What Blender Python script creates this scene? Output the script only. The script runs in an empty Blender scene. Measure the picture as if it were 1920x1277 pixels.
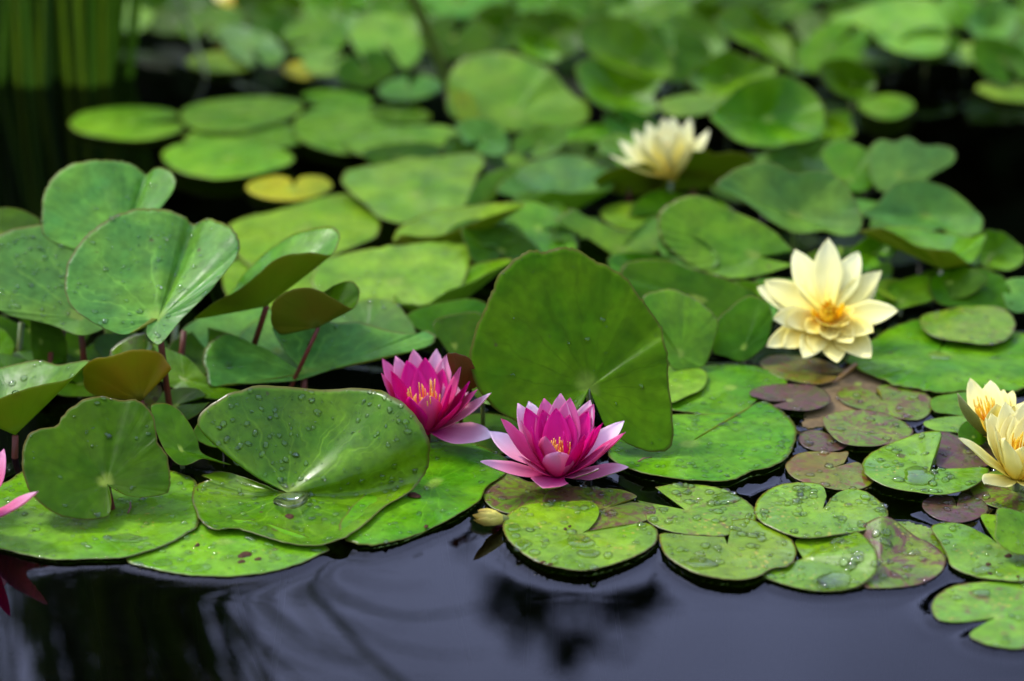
import bpy, math, random
import numpy as np
from mathutils import Vector, noise as mnoise

random.seed(7)
SC = bpy.context.scene
COL = SC.collection
R = math.radians

# ------------------------------------------------------------------ camera
CAM_H, PITCH, FPX = 0.78, R(22.0), 4533.0
CX, CY = 960.0, 638.5
cam_data = bpy.data.cameras.new('camera')
cam = bpy.data.objects.new('camera', cam_data)
COL.objects.link(cam)
cam.location = (0, 0, CAM_H)
cam.rotation_euler = (R(90) - PITCH, 0, 0)
cam_data.sensor_width = 36.0
cam_data.lens = 36.0 * FPX / 1920.0
cam_data.clip_start, cam_data.clip_end = 0.05, 900.0
cam_data.dof.use_dof = True
cam_data.dof.focus_distance = 1.80
cam_data.dof.aperture_fstop = 3.1
SC.camera = cam

# ------------------------------------------------------------------ sky, sun, exposure
SUN_EL, SUN_AZ = R(52), R(-50)          # azimuth clockwise from +Y: beyond the pond, well to the left
world = bpy.data.worlds.new('World')
SC.world = world
world.use_nodes = True
wn, wl = world.node_tree.nodes, world.node_tree.links
wn.clear()
w_out = wn.new('ShaderNodeOutputWorld')
w_bg = wn.new('ShaderNodeBackground')
w_sky = wn.new('ShaderNodeTexSky')
w_sky.sky_type = 'NISHITA'
w_sky.sun_disc = False
w_sky.sun_elevation, w_sky.sun_rotation = SUN_EL, SUN_AZ
w_sky.air_density, w_sky.dust_density, w_sky.ozone_density = 1.0, 3.5, 2.0
w_hs = wn.new('ShaderNodeHueSaturation')
w_hs.inputs['Saturation'].default_value = 0.7
w_co = wn.new('ShaderNodeTexCoord')
w_no = wn.new('ShaderNodeTexNoise')
w_no.inputs['Scale'].default_value = 3.2
w_no.inputs['Detail'].default_value = 4.0
w_mr = wn.new('ShaderNodeMapRange')
w_mr.inputs['From Min'].default_value, w_mr.inputs['From Max'].default_value = 0.3, 0.7
w_mr.inputs['To Min'].default_value, w_mr.inputs['To Max'].default_value = 0.6, 1.35
w_mx = wn.new('ShaderNodeMix')
w_mx.data_type, w_mx.blend_type = 'RGBA', 'MULTIPLY'
w_mx.inputs['Factor'].default_value = 1.0
w_cl = wn.new('ShaderNodeCombineColor')
wl.new(w_sky.outputs['Color'], w_hs.inputs['Color'])
wl.new(w_co.outputs['Generated'], w_no.inputs['Vector'])
wl.new(w_no.outputs['Fac'], w_mr.inputs['Value'])
for ch in ('Red', 'Green', 'Blue'):
    wl.new(w_mr.outputs['Result'], w_cl.inputs[ch])
w_ov = wn.new('ShaderNodeMix')          # an even layer of cloud over the clear sky
w_ov.data_type = 'RGBA'
w_ov.inputs['Factor'].default_value = 0.72
w_ov.inputs['B'].default_value = (4.1, 4.8, 8.8, 1)
wl.new(w_hs.outputs['Color'], w_ov.inputs['A'])
wl.new(w_ov.outputs['Result'], w_mx.inputs['A'])
wl.new(w_cl.outputs['Color'], w_mx.inputs['B'])
wl.new(w_mx.outputs['Result'], w_bg.inputs['Color'])
w_bg.inputs['Strength'].default_value = 0.15
wl.new(w_bg.outputs['Background'], w_out.inputs['Surface'])

sun_data = bpy.data.lights.new('sun', 'SUN')
sun = bpy.data.objects.new('sun', sun_data)
COL.objects.link(sun)
sun_data.energy, sun_data.angle = 1.5, R(12)
sun_data.color = (1.0, 0.96, 0.9)
sun.location = (-6, 5, 9)
sdir = Vector((math.sin(SUN_AZ) * math.cos(SUN_EL), math.cos(SUN_AZ) * math.cos(SUN_EL), math.sin(SUN_EL)))
sun.rotation_euler = sdir.to_track_quat('Z', 'Y').to_euler()

SC.view_settings.view_transform = 'Standard'
SC.view_settings.look = 'None'
SC.view_settings.gamma = 1.0
SC.view_settings.use_curve_mapping = False
SC.view_settings.exposure = 1.3
SC.cycles.use_denoising = True
SC.cycles.max_bounces = 10
SC.cycles.transparent_max_bounces = 12
SC.cycles.transmission_bounces = 6
SC.cycles.caustics_refractive = True

# ------------------------------------------------------------------ picture -> place
CAM = np.array([0, 0, CAM_H])
FW = np.array([0, math.cos(PITCH), -math.sin(PITCH)])
UPV = np.array([0, math.sin(PITCH), math.cos(PITCH)])
RT = np.array([1.0, 0, 0])

def ray(px, py):
    return FW + RT * ((px - CX) / FPX) + UPV * ((CY - py) / FPX)
def at_z(px, py, z):
    d = ray(px, py)
    return CAM + d * ((z - CAM_H) / d[2])
def at_y(px, py, y):
    d = ray(px, py)
    return CAM + d * (y / d[1])
def at_plane(px, py, c, n):
    d = ray(px, py)
    return CAM + d * (np.dot(c - CAM, n) / np.dot(d, n))
def at_sphere(px, py, c, rad, near):
    d = ray(px, py)
    d = d / np.linalg.norm(d)
    oc = CAM - c
    b = np.dot(oc, d)
    disc = b * b - (np.dot(oc, oc) - rad * rad)
    s = math.sqrt(disc) if disc > 0 else 0.0
    return CAM + d * (-b - s if near else -b + s)

def unit(v):
    v = np.asarray(v, float)
    return v / max(np.linalg.norm(v), 1e-9)

# ------------------------------------------------------------------ objects
def set_props(o, label=None, cat=None, group=None, kind=None):
    for k, v in (('label', label), ('category', cat), ('group', group), ('kind', kind)):
        if v:
            o[k] = v
    return o
def empty(name, loc, label, cat, group=None):
    o = bpy.data.objects.new(name, None)
    o.empty_display_size = 0.02
    o.location = loc
    COL.objects.link(o)
    return set_props(o, label, cat, group)
def mesh_obj(name, verts, faces, mats, loc=(0, 0, 0), parent=None, midx=None, uv=None, smooth=True):
    """verts in world space; the object's origin goes to loc"""
    loc = np.asarray(loc, float)
    v = np.asarray(verts, float) - loc
    me = bpy.data.meshes.new(name)
    me.from_pydata(v.tolist(), [], [tuple(int(i) for i in f) for f in faces])
    for m in (mats if isinstance(mats, (list, tuple)) else [mats]):
        me.materials.append(m)
    if midx is not None:
        me.polygons.foreach_set('material_index', np.asarray(midx, np.int32))
    if smooth:
        me.polygons.foreach_set('use_smooth', np.ones(len(me.polygons), bool))
    if uv is not None:
        lay = me.uv_layers.new(name='uv')
        li = np.zeros(len(me.loops), np.int32)
        me.loops.foreach_get('vertex_index', li)
        lay.data.foreach_set('uv', np.asarray(uv, np.float32)[li].ravel())
    me.update()
    o = bpy.data.objects.new(name, me)
    COL.objects.link(o)
    if parent is not None:
        o.parent = parent
        o.location = Vector(loc) - parent.location
    else:
        o.location = Vector(loc)
    return o

def tube(points, radii, nseg=8):
    pts = [np.asarray(p, float) for p in points]
    vs, fs = [], []
    ref = np.array([1.0, 0.13, 0.05])
    for i, p in enumerate(pts):
        t = unit(pts[min(i + 1, len(pts) - 1)] - pts[max(i - 1, 0)])
        a = unit(np.cross(t, ref)) if abs(np.dot(t, ref)) < 0.95 * np.linalg.norm(ref) else unit(np.cross(t, [0, 0, 1]))
        b = np.cross(t, a)
        for k in range(nseg):
            an = 2 * math.pi * k / nseg
            vs.append(p + (a * math.cos(an) + b * math.sin(an)) * radii[i])
    for i in range(len(pts) - 1):
        for k in range(nseg):
            k2 = (k + 1) % nseg
            fs.append((i * nseg + k, i * nseg + k2, (i + 1) * nseg + k2, (i + 1) * nseg + k))
    fs.append(tuple(reversed(range(nseg))))
    fs.append(tuple(range((len(pts) - 1) * nseg, len(pts) * nseg)))
    return vs, fs

def bez(p0, p1, p2, n):
    p0, p1, p2 = map(lambda q: np.asarray(q, float), (p0, p1, p2))
    return [(1 - t) ** 2 * p0 + 2 * t * (1 - t) * p1 + t * t * p2 for t in np.linspace(0, 1, n)]

# ------------------------------------------------------------------ node helpers
class NT:
    def __init__(self, name):
        self.m = bpy.data.materials.new(name)
        self.m.use_nodes = True
        self.t = self.m.node_tree
        self.t.nodes.clear()
        self.out = self.t.nodes.new('ShaderNodeOutputMaterial')
    def n(self, typ, **kw):
        nd = self.t.nodes.new(typ)
        for k, v in kw.items():
            setattr(nd, k, v)
        return nd
    def put(self, sock, v):
        if v is None:
            return
        if isinstance(v, bpy.types.NodeSocket):
            self.t.links.new(v, sock)
        elif isinstance(v, (tuple, list)) and sock.type == 'RGBA' and len(v) == 3:
            sock.default_value = (*v, 1)
        else:
            sock.default_value = v
    def math(self, op, a, b=None, c=None, clamp=False):
        nd = self.n('ShaderNodeMath', operation=op, use_clamp=clamp)
        for i, v in enumerate((a, b, c)):
            self.put(nd.inputs[i], v)
        return nd.outputs[0]
    def mix(self, f, a, b, blend='MIX'):
        nd = self.n('ShaderNodeMix', data_type='RGBA', blend_type=blend)
        self.put(nd.inputs['Factor'], f)
        self.put(nd.inputs['A'], a)
        self.put(nd.inputs['B'], b)
        return nd.outputs['Result']
    def step(self, x, lo, hi, a=0.0, b=1.0):
        nd = self.n('ShaderNodeMapRange', interpolation_type='SMOOTHSTEP')
        self.put(nd.inputs['Value'], x)
        for k, v in (('From Min', lo), ('From Max', hi), ('To Min', a), ('To Max', b)):
            self.put(nd.inputs[k], v)
        return nd.outputs['Result']
    def noise(self, vec, scale, detail=3.0, rough=0.55, dist=0.0):
        nd = self.n('ShaderNodeTexNoise')
        self.put(nd.inputs['Vector'], vec)
        nd.inputs['Scale'].default_value = scale
        nd.inputs['Detail'].default_value = detail
        nd.inputs['Roughness'].default_value = rough
        nd.inputs['Distortion'].default_value = dist
        return nd.outputs['Fac']
    def coords(self):
        """object coordinates shifted by a per-object random amount"""
        tc = self.n('ShaderNodeTexCoord')
        oi = self.n('ShaderNodeObjectInfo')
        va = self.n('ShaderNodeVectorMath', operation='ADD')
        self.put(va.inputs[0], tc.outputs['Object'])
        sc = self.math('MULTIPLY', oi.outputs['Random'], 37.0)
        self.t.links.new(sc, va.inputs[1])
        return va.outputs[0], oi.outputs['Random']
    def uv(self):
        u = self.n('ShaderNodeUVMap', uv_map='uv')
        s = self.n('ShaderNodeSeparateXYZ')
        self.t.links.new(u.outputs['UV'], s.inputs[0])
        return s.outputs['X'], s.outputs['Y']
    def vec(self, x, y, z=0.0):
        c = self.n('ShaderNodeCombineXYZ')
        for i, v in enumerate((x, y, z)):
            self.put(c.inputs[i], v)
        return c.outputs[0]
    def bsdf(self, color, rough, spec=0.5, bump=None, bstr=0.2, bdist=0.001, trans=0.0, tcol=None, coat=0.0):
        p = self.n('ShaderNodeBsdfPrincipled')
        self.put(p.inputs['Base Color'], color)
        self.put(p.inputs['Roughness'], rough)
        p.inputs['Specular IOR Level'].default_value = spec
        if coat:
            p.inputs['Coat Weight'].default_value = coat
            p.inputs['Coat Roughness'].default_value = 0.15
        if bump is not None:
            b = self.n('ShaderNodeBump')
            b.inputs['Strength'].default_value = bstr
            b.inputs['Distance'].default_value = bdist
            self.put(b.inputs['Height'], bump)
            self.t.links.new(b.outputs['Normal'], p.inputs['Normal'])
        res = p.outputs['BSDF']
        if trans:
            tr = self.n('ShaderNodeBsdfTranslucent')
            self.put(tr.inputs['Color'], tcol if tcol is not None else color)
            ms = self.n('ShaderNodeMixShader')
            ms.inputs[0].default_value = trans
            self.t.links.new(res, ms.inputs[1])
            self.t.links.new(tr.outputs[0], ms.inputs[2])
            res = ms.outputs[0]
        self.t.links.new(res, self.out.inputs['Surface'])
        return self.m

def leaf_mat(name, c1, c2, mott=0.0, mcol=(.10, .035, .05), spots=0.0, scol=(.34, .30, .03),
             rough=0.34, trans=0.2, edge=(.10, .06, .015), vein=0.16, tcol=(.20, .40, .02), spec=0.15, coat=0.0, vk=1.7):
    g = NT(name)
    co, rnd = g.coords()
    u, v = g.uv()
    big = g.noise(co, 22, 3)
    fine = g.noise(co, 160, 3)
    col = g.mix(g.step(big, .32, .68), c1, c2)
    # radiating veins, forking half way out
    wob = g.math('MULTIPLY', g.math('SUBTRACT', g.noise(co, 45, 2), .5), .05)
    def spokes(n, w):
        f = g.math('FRACT', g.math('MULTIPLY', g.math('ADD', u, wob), n))
        d = g.math('ABSOLUTE', g.math('SUBTRACT', f, .5))
        lim = g.math('DIVIDE', w, g.math('ADD', v, .12))
        return g.math('SUBTRACT', 1.0, g.math('DIVIDE', d, lim), clamp=True)
    s1 = spokes(19.0, .042)
    s2 = g.math('MULTIPLY', spokes(41.0, .05), g.step(v, .45, .6))
    vm = g.math('MAXIMUM', s1, g.math('MULTIPLY', s2, .7))
    vfade = g.math('MULTIPLY', vm, g.step(v, .55, 1.0, vein, vein * .25))
    col = g.mix(vfade, col, tuple(min(1, x * vk + (.006 if vk > 1 else 0)) for x in c2))
    # paler spot where the stalk joins
    col = g.mix(g.step(v, .05, .16, .7, 0.0), col, (.20, .30, .03))
    fvar = g.math('MULTIPLY', g.step(fine, .3, .7, .86, 1.12), g.step(g.noise(co, 48, 4, .6), .3, .7, .8, 1.16))
    hsv = g.n('ShaderNodeHueSaturation')
    g.put(hsv.inputs['Value'], g.math('MULTIPLY', fvar, g.math('ADD', .86, g.math('MULTIPLY', rnd, .26))))
    g.put(hsv.inputs['Hue'], g.math('ADD', .488, g.math('MULTIPLY', rnd, .022)))
    g.put(hsv.inputs['Color'], col)
    col = hsv.outputs['Color']
    if mott:
        rad = g.vec(g.math('MULTIPLY', u, 26.0), g.math('MULTIPLY', v, 3.2), g.math('MULTIPLY', rnd, 50.0))
        mm = g.noise(rad, 1.0, 5, .65, .6)
        m2 = g.noise(co, 95, 5, .65)
        mk = g.math('ADD', g.math('MULTIPLY', mm, .72), g.math('MULTIPLY', m2, .28))
        th = .64 - .26 * mott
        col = g.mix(g.math('MULTIPLY', g.step(mk, th, th + .1), .9), col, g.mix(fine, mcol, tuple(x * 1.6 for x in mcol)))
    if spots:
        vo = g.n('ShaderNodeTexVoronoi')
        g.put(vo.inputs['Vector'], co)
        vo.inputs['Scale'].default_value = 210
        sz = g.math('MULTIPLY', g.step(g.noise(co, 35, 2), .42, .7), .42 * spots)
        sp = g.math('SUBTRACT', 1.0, g.math('DIVIDE', vo.outputs['Distance'], g.math('ADD', sz, .001)), clamp=True)
        col = g.mix(g.math('MULTIPLY', sp, 1.4, clamp=True), col, scol)
    # small brown blemishes
    bl = g.step(g.noise(co, 70, 2, .5), .735, .77)
    col = g.mix(g.math('MULTIPLY', bl, .75), col, (.07, .035, .015))
    # margin
    rimw = g.math('ADD', v, g.math('MULTIPLY', g.math('SUBTRACT', fine, .5), .03))
    col = g.mix(g.step(rimw, .968, .995, 0.0, .75), col, edge)
    hgt = g.math('ADD', g.math('ADD', g.math('MULTIPLY', vm, -.3), g.math('MULTIPLY', fine, .35)), g.math('MULTIPLY', big, 1.6))
    rg = g.step(g.noise(co, 42, 4, .6), .32, .68, rough - .14, rough + .14)
    return g.bsdf(col, rg, spec, hgt, .22, .0010, trans, tcol, coat)

def under_mat(name, c1, c2, trans=0.22, tcol=(.16, .26, .02)):
    g = NT(name)
    co, rnd = g.coords()
    u, v = g.uv()
    col = g.mix(g.step(g.noise(co, 28, 4), .3, .7), c1, c2)
    wob = g.math('MULTIPLY', g.math('SUBTRACT', g.noise(co, 45, 2), .5), .06)
    f = g.math('FRACT', g.math('MULTIPLY', g.math('ADD', u, wob), 17.0))
    d = g.math('ABSOLUTE', g.math('SUBTRACT', f, .5))
    vm = g.math('SUBTRACT', 1.0, g.math('DIVIDE', d, g.math('DIVIDE', .03, g.math('ADD', v, .1))), clamp=True)
    col = g.mix(g.math('MULTIPLY', vm, g.step(v, .5, 1, .55, .15)), col, tuple(x * .5 for x in c1))
    col = g.mix(g.step(v, .05, .3, .5, 0.0), col, (.18, .22, .03))
    sp = g.step(g.noise(co, 240, 2), .68, .74)
    col = g.mix(g.math('MULTIPLY', sp, .5), col, tuple(x * .35 for x in c1))
    return g.bsdf(col, .45, .18, vm, .3, .001, trans, tcol)

MT = {
    'glauc':  leaf_mat('leaf_glaucous', (.067, .195, .026), (.124, .267, .022), rough=.36, spec=.11, tcol=(.24, .50, .01), vein=.45, trans=.3),
    'green':  leaf_mat('leaf_green', (.050, .165, .002), (.105, .235, .003), rough=.32, tcol=(.24, .46, .004), spec=.12, vein=.25),
    'wet':    leaf_mat('leaf_wet_green', (.050, .17, .002), (.105, .24, .003), rough=.30, tcol=(.24, .46, .004), spec=.17, vein=.4),
    'upright': leaf_mat('leaf_upright', (.048, .142, .0006), (.090, .19, .001), rough=.42, tcol=(.28, .48, .002), spec=.05, trans=.38, vein=.6, vk=.5),
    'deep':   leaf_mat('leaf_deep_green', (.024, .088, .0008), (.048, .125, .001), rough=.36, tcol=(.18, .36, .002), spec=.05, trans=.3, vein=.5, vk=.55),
    'bright': leaf_mat('leaf_bright', (.085, .215, .003), (.138, .275, .005), spots=.7, rough=.28, spec=.3),
    'spot':   leaf_mat('leaf_yellow_spotted', (.110, .225, .003), (.165, .28, .006), spots=1.2, rough=.26, edge=(.12, .05, .02), spec=.3),
    'pale':   leaf_mat('leaf_pale', (.095, .225, .004), (.165, .30, .010), rough=.4, spots=.3),
    'yellow': leaf_mat('leaf_yellowing', (.20, .29, .006), (.36, .34, .006), rough=.4, spots=.6, scol=(.5, .38, .01)),
    'mott':   leaf_mat('leaf_mottled', (.085, .17, .004), (.145, .22, .006), mott=.68, mcol=(.085, .028, .020), spots=.6, edge=(.09, .03, .03), spec=.3),
    'mottlt': leaf_mat('leaf_lightly_mottled', (.10, .215, .004), (.15, .26, .006), mott=.42, mcol=(.10, .05, .02), spots=.9, edge=(.09, .03, .03), spec=.3),
    'ruddy':  leaf_mat('leaf_ruddy', (.13, .085, .006), (.12, .17, .005), mott=.55, mcol=(.11, .035, .014), spots=.5, edge=(.1, .04, .02), spec=.3),
    'purple': leaf_mat('leaf_purple', (.075, .045, .016), (.07, .09, .006), mott=.72, mcol=(.075, .024, .025), spots=.3, edge=(.07, .03, .03), spec=.3),
    'drown':  leaf_mat('leaf_drowned', (.16, .11, .035), (.11, .08, .028), rough=.6, trans=0, coat=0),
}
UM = {
    'olive': under_mat('underside_olive', (.15, .19, .005), (.19, .16, .006), trans=.42, tcol=(.34, .46, .008)),
    'amber': under_mat('underside_amber', (.28, .25, .003), (.34, .17, .006), trans=.5, tcol=(.66, .48, .008)),
    'brown': under_mat('underside_brown', (.15, .10, .006), (.13, .14, .005), trans=.35),
    'red':   under_mat('underside_russet', (.20, .055, .018), (.17, .08, .018), trans=.2, tcol=(.36, .12, .02)),
    'green': under_mat('underside_green', (.10, .22, .006), (.13, .25, .010), trans=.3, tcol=(.26, .44, .01)),
}
def plain_mat(name, c1, c2, scale=60, rough=.4, trans=0.0, bstr=.2, spec=.5):
    g = NT(name)
    co, rnd = g.coords()
    nz = g.noise(co, scale, 4)
    return g.bsdf(g.mix(g.step(nz, .3, .7), c1, c2), rough, spec, nz, bstr, .001, trans)
STEM = {'red': plain_mat('stalk_red', (.12, .022, .008), (.085, .03, .008), 90, .45, spec=.2),
        'green': plain_mat('stalk_green', (.085, .15, .015), (.12, .13, .02), 90, .35)}

def water_drop_mat():
    """clear water: mirror-like by Fresnel, otherwise partly bending and partly passing the light straight on"""
    g = NT('rain_water')
    fr_ = g.n('ShaderNodeFresnel'); fr_.inputs['IOR'].default_value = 1.33
    gl = g.n('ShaderNodeBsdfGlossy'); gl.inputs['Roughness'].default_value = .02
    rf = g.n('ShaderNodeBsdfRefraction'); rf.inputs['Roughness'].default_value = 0.0; rf.inputs['IOR'].default_value = 1.33
    tr = g.n('ShaderNodeBsdfTransparent')
    m1 = g.n('ShaderNodeMixShader'); m1.inputs[0].default_value = .55
    g.t.links.new(rf.outputs[0], m1.inputs[1]); g.t.links.new(tr.outputs[0], m1.inputs[2])
    m2 = g.n('ShaderNodeMixShader')
    g.t.links.new(fr_.outputs[0], m2.inputs[0]); g.t.links.new(m1.outputs[0], m2.inputs[1]); g.t.links.new(gl.outputs[0], m2.inputs[2])
    g.t.links.new(m2.outputs[0], g.out.inputs['Surface'])
    return g.m
DROP = water_drop_mat()

# ------------------------------------------------------------------ leaf builder
def catmull(pts, closed, per):
    P = np.asarray(pts, float)
    n = len(P)
    out = []
    segs = n if closed else n - 1
    for i in range(segs):
        if closed:
            a, b, c, d = P[(i - 1) % n], P[i], P[(i + 1) % n], P[(i + 2) % n]
        else:
            a, b, c, d = P[max(i - 1, 0)], P[i], P[i + 1], P[min(i + 2, n - 1)]
        for k in range(per):
            t = k / per
            out.append(.5 * ((2 * b) + (c - a) * t + (2 * a - 5 * b + 4 * c - d) * t * t + (3 * b - a - 3 * c + d) * t ** 3))
    if not closed:
        out.append(P[-1])
    return np.array(out)

PADS = []          # outlines of floating pads, for the meniscus
LEAF_SEED = [0]

def leaf(label, c, rim, z=None, Y=None, n=(0, 0, 1), up=None, ov=None, notch=True, mat='green', under='olive',
         bulge=0.0, drops=0, dr=(.0006, .0022), stem='green', stem_to=None, wav=.012, per=7, rings=9, name=None, group=None,
         cd=0.0, jag=.006, cat=None, crease=(), pleat=None):
    """c: stalk joint in the picture; rim: margin points in the picture, from one side of the notch round to the other.
    The leaf lies on the plane through c with normal n; a rim point's third value moves it back (cm) or, with ov='z', sets its height (cm)."""
    LEAF_SEED[0] += 1
    seed = LEAF_SEED[0] * 3.7
    rnd = random.Random(LEAF_SEED[0])
    n = unit(n)
    floating = z is not None and ov != 'y' and Y is None and name != 'lily_leaf'
    for _try in range(30):          # a raised leaf comes nearer until its lowest edge clears the water
        C = at_z(c[0], c[1], z) if z is not None else at_y(c[0], c[1], Y)
        rp = []
        for p in rim:
            if ov == 'z' and len(p) > 2:
                q = at_z(p[0], p[1], p[2] * .01)
            else:
                q = at_plane(p[0], p[1], C, n)
                if len(p) > 2:
                    q = at_y(p[0], p[1], q[1] + p[2] * .01)
            rp.append(q)
        if z is not None or min(q[2] for q in rp) > .009:
            break
        Y -= .01
    rimc = catmull(rp, not notch, per)
    if cd:
        C = at_y(c[0], c[1], C[1] + cd * .01)
    m = len(rimc)
    size = np.mean(np.linalg.norm(rimc - C, axis=1))
    # natural little irregularities of the margin
    for i in range(m):
        f = 1 + jag * 2 * mnoise.noise(Vector((i * .9, seed, 0))) + jag * 1.6 * mnoise.noise(Vector((i * .31, seed, 9)))
        rimc[i] = C + (rimc[i] - C) * f
    ts = np.linspace(0, 1, rings + 1)[1:] ** .85
    ts[-2] = .955 if rings > 5 else ts[-2]
    V = np.zeros((rings, m, 3))
    for j, t in enumerate(ts):
        L = rimc - C
        ln = np.linalg.norm(L, axis=1)[:, None]
        V[j] = C + L * t + n * (bulge * math.sin(math.pi * t) * ln)
        if wav:
            for i in range(m):
                p = V[j, i]
                a = mnoise.noise(Vector((p[0] * 28 + seed, p[1] * 28, p[2] * 28))) * .6
                if t > .5:
                    a += mnoise.noise(Vector((i * .42 + seed, seed, 3.0))) * (t - .5) * 1.4
                V[j, i] += n * (a * wav * size * t)
    # folds running out from the stalk joint: those the picture shows, then a few soft ones of its own
    pl = pleat if pleat is not None else (.008 if floating else .022)
    cr_list = [(int(np.argmin(np.linalg.norm(rimc - at_plane(q[0], q[1], C, n), axis=1))) / m, q[2], q[3]) for q in crease]
    cr_list += [(rnd.random(), rnd.uniform(-1, 1) * pl, rnd.uniform(.02, .06)) for _ in range(5)]
    ui = np.arange(m) / m
    for u0, dep, wid in cr_list:
        du = np.abs(ui - u0)
        du = np.minimum(du, 1 - du)
        gsn = np.exp(-(du / wid) ** 2)[:, None]
        for j, t in enumerate(ts):
            V[j] -= n * (dep * size * t ** .8) * gsn
    verts = np.concatenate([[C], V.reshape(-1, 3)])
    idx = lambda j, i: 1 + j * m + i
    faces = []
    cols = m if not notch else m - 1
    for i in range(cols):
        i2 = (i + 1) % m
        faces.append((0, idx(0, i), idx(0, i2)))
        for j in range(rings - 1):
            faces.append((idx(j, i), idx(j + 1, i), idx(j + 1, i2), idx(j, i2)))
    # orientation
    def fn(f):
        a, b, d = verts[f[0]], verts[f[1]], verts[f[2]]
        w = np.cross(b - a, d - a)
        if len(f) == 4:
            w = w + np.cross(d - a, verts[f[3]] - a)
        return w
    N = np.array([fn(f) for f in faces])
    if np.dot(N.sum(0), unit(up if up is not None else n)) < 0:
        faces = [tuple(reversed(f)) for f in faces]
        N = -N
    vn = np.zeros_like(verts)
    for f, w in zip(faces, N):
        for k in f:
            vn[k] += w
    vn /= np.maximum(np.linalg.norm(vn, axis=1), 1e-12)[:, None]
    nv = len(verts)
    th = np.concatenate([[.0009]] + [np.full(m, .0009 if t < .9 else (.0006 if t < .99 else .00022)) for t in ts])[:, None]
    low = verts - vn * th
    allv = np.concatenate([verts, low])
    allf = list(faces) + [tuple(k + nv for k in reversed(f)) for f in faces]
    midx = [0] * len(faces) + [1] * len(faces)
    edge_set = {}
    for f in faces:
        for a, b in zip(f, f[1:] + f[:1]):
            edge_set[(a, b)] = 1
    for (a, b) in list(edge_set):
        if (b, a) not in edge_set:
            allf.append((b, a, a + nv, b + nv))
            midx.append(0)
    d = np.linalg.norm(np.diff(rimc, axis=0), axis=1) / np.maximum(np.linalg.norm(rimc[:-1] - C, axis=1), .004)
    uu = np.concatenate([[0], np.cumsum(np.minimum(d, .5))])
    uu = uu / (uu[-1] + (d.mean() if not notch else 0))
    uv = np.zeros((nv, 2))
    for j, t in enumerate(ts):
        uv[1 + j * m:1 + (j + 1) * m, 0] = uu
        uv[1 + j * m:1 + (j + 1) * m, 1] = t
    uv = np.concatenate([uv, uv])
    nm = name or ('lily_pad' if floating else 'lily_leaf')
    root = empty(nm, tuple(C), label, cat or ('lily pad' if nm == 'lily_pad' else 'lily leaf'), group)
    mesh_obj('blade', allv, allf, [MT[mat], UM[under]], C, root, midx, uv)
    # stalk down into the pond
    if stem:
        lean = np.array([rnd.uniform(-.03, .03), rnd.uniform(0.0, .05), 0])
        foot = np.array([C[0], C[1], -.17]) + lean
        top = C - unit(vn[0]) * .0012
        if stem_to is not None:
            w = at_z(stem_to[0], stem_to[1], 0.0)
            w = at_y(stem_to[0], stem_to[1], C[1] + (stem_to[2] if len(stem_to) > 2 else 0) * .01)
            foot = w + (w - top) * 1.0
            foot = top + (w - top) * max(1.0, (top[2] + .17) / max(top[2] - w[2], .01))
            mid = (top + foot) / 2
        else:
            mid = np.array([C[0], C[1], (C[2] - .17) / 2]) + lean * .3
        rr = .0026 if size > .045 else .0018
        sv, sf = tube(bez(top, mid, foot, 8), [rr * .95] + [rr] * 7, 8)
        mesh_obj('stalk', sv, sf, STEM[stem], foot, root)
    # rain on the blade
    if drops:
        dv, df = [], []
        tops = [f for f in faces]
        area = np.linalg.norm(N, axis=1)
        cum = np.cumsum(area) / area.sum()
        for _ in range(int(drops * 2.6)):
            f = tops[min(int(np.searchsorted(cum, rnd.random())), len(tops) - 1)]
            w = np.array([rnd.random() + .05 for _ in f]); w /= w.sum()
            p = sum(verts[k] * ww for k, ww in zip(f, w))
            if mnoise.noise(Vector((p[0] * 45 + seed, p[1] * 45, p[2] * 45))) < rnd.uniform(-.5, .15):
                continue
            nn = unit(sum(vn[k] * ww for k, ww in zip(f, w)))
            r = dr[0] * 1.25 + (dr[1] * 1.15 - dr[0]) * rnd.random() ** 3.4
            drop_shape(dv, df, p - nn * .00012, nn, r, rnd)
        o = mesh_obj('raindrops', dv, df, DROP, C, root)
        o['kind'] = 'stuff'
    if floating:
        PADS.append(np.array(rimc if not notch else np.concatenate([rimc, [C]]))[:, :2])
    return root, C

def drop_shape(dv, df, p, nn, r, rnd, hk=.62, seg=10):
    a = unit(np.cross(nn, [.3, 1, .2]))
    b = np.cross(nn, a)
    st = rnd.uniform(.8, 1.25)
    ph = rnd.random() * 6
    base = len(dv)
    prof = ((1.0, 0.0), (.98, .32), (.78, .72), (.42, .95))
    for rr, hh in prof:
        for k in range(seg):
            an = 2 * math.pi * k / seg
            wob = 1 + .09 * math.sin(2 * an + ph) + .05 * math.sin(3 * an + ph * 2)
            dv.append(p + (a * math.cos(an) * st + b * math.sin(an) / st) * r * rr * wob + nn * r * hk * hh)
    dv.append(p + nn * r * hk)
    for j in range(3):
        for k in range(seg):
            k2 = (k + 1) % seg
            df.append((base + j * seg + k, base + j * seg + k2, base + (j + 1) * seg + k2, base + (j + 1) * seg + k))
    t = base + 4 * seg
    for k in range(seg):
        df.append((base + 3 * seg + k, base + 3 * seg + (k + 1) % seg, t))
    df.append(tuple(base + k for k in reversed(range(seg))))

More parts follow.
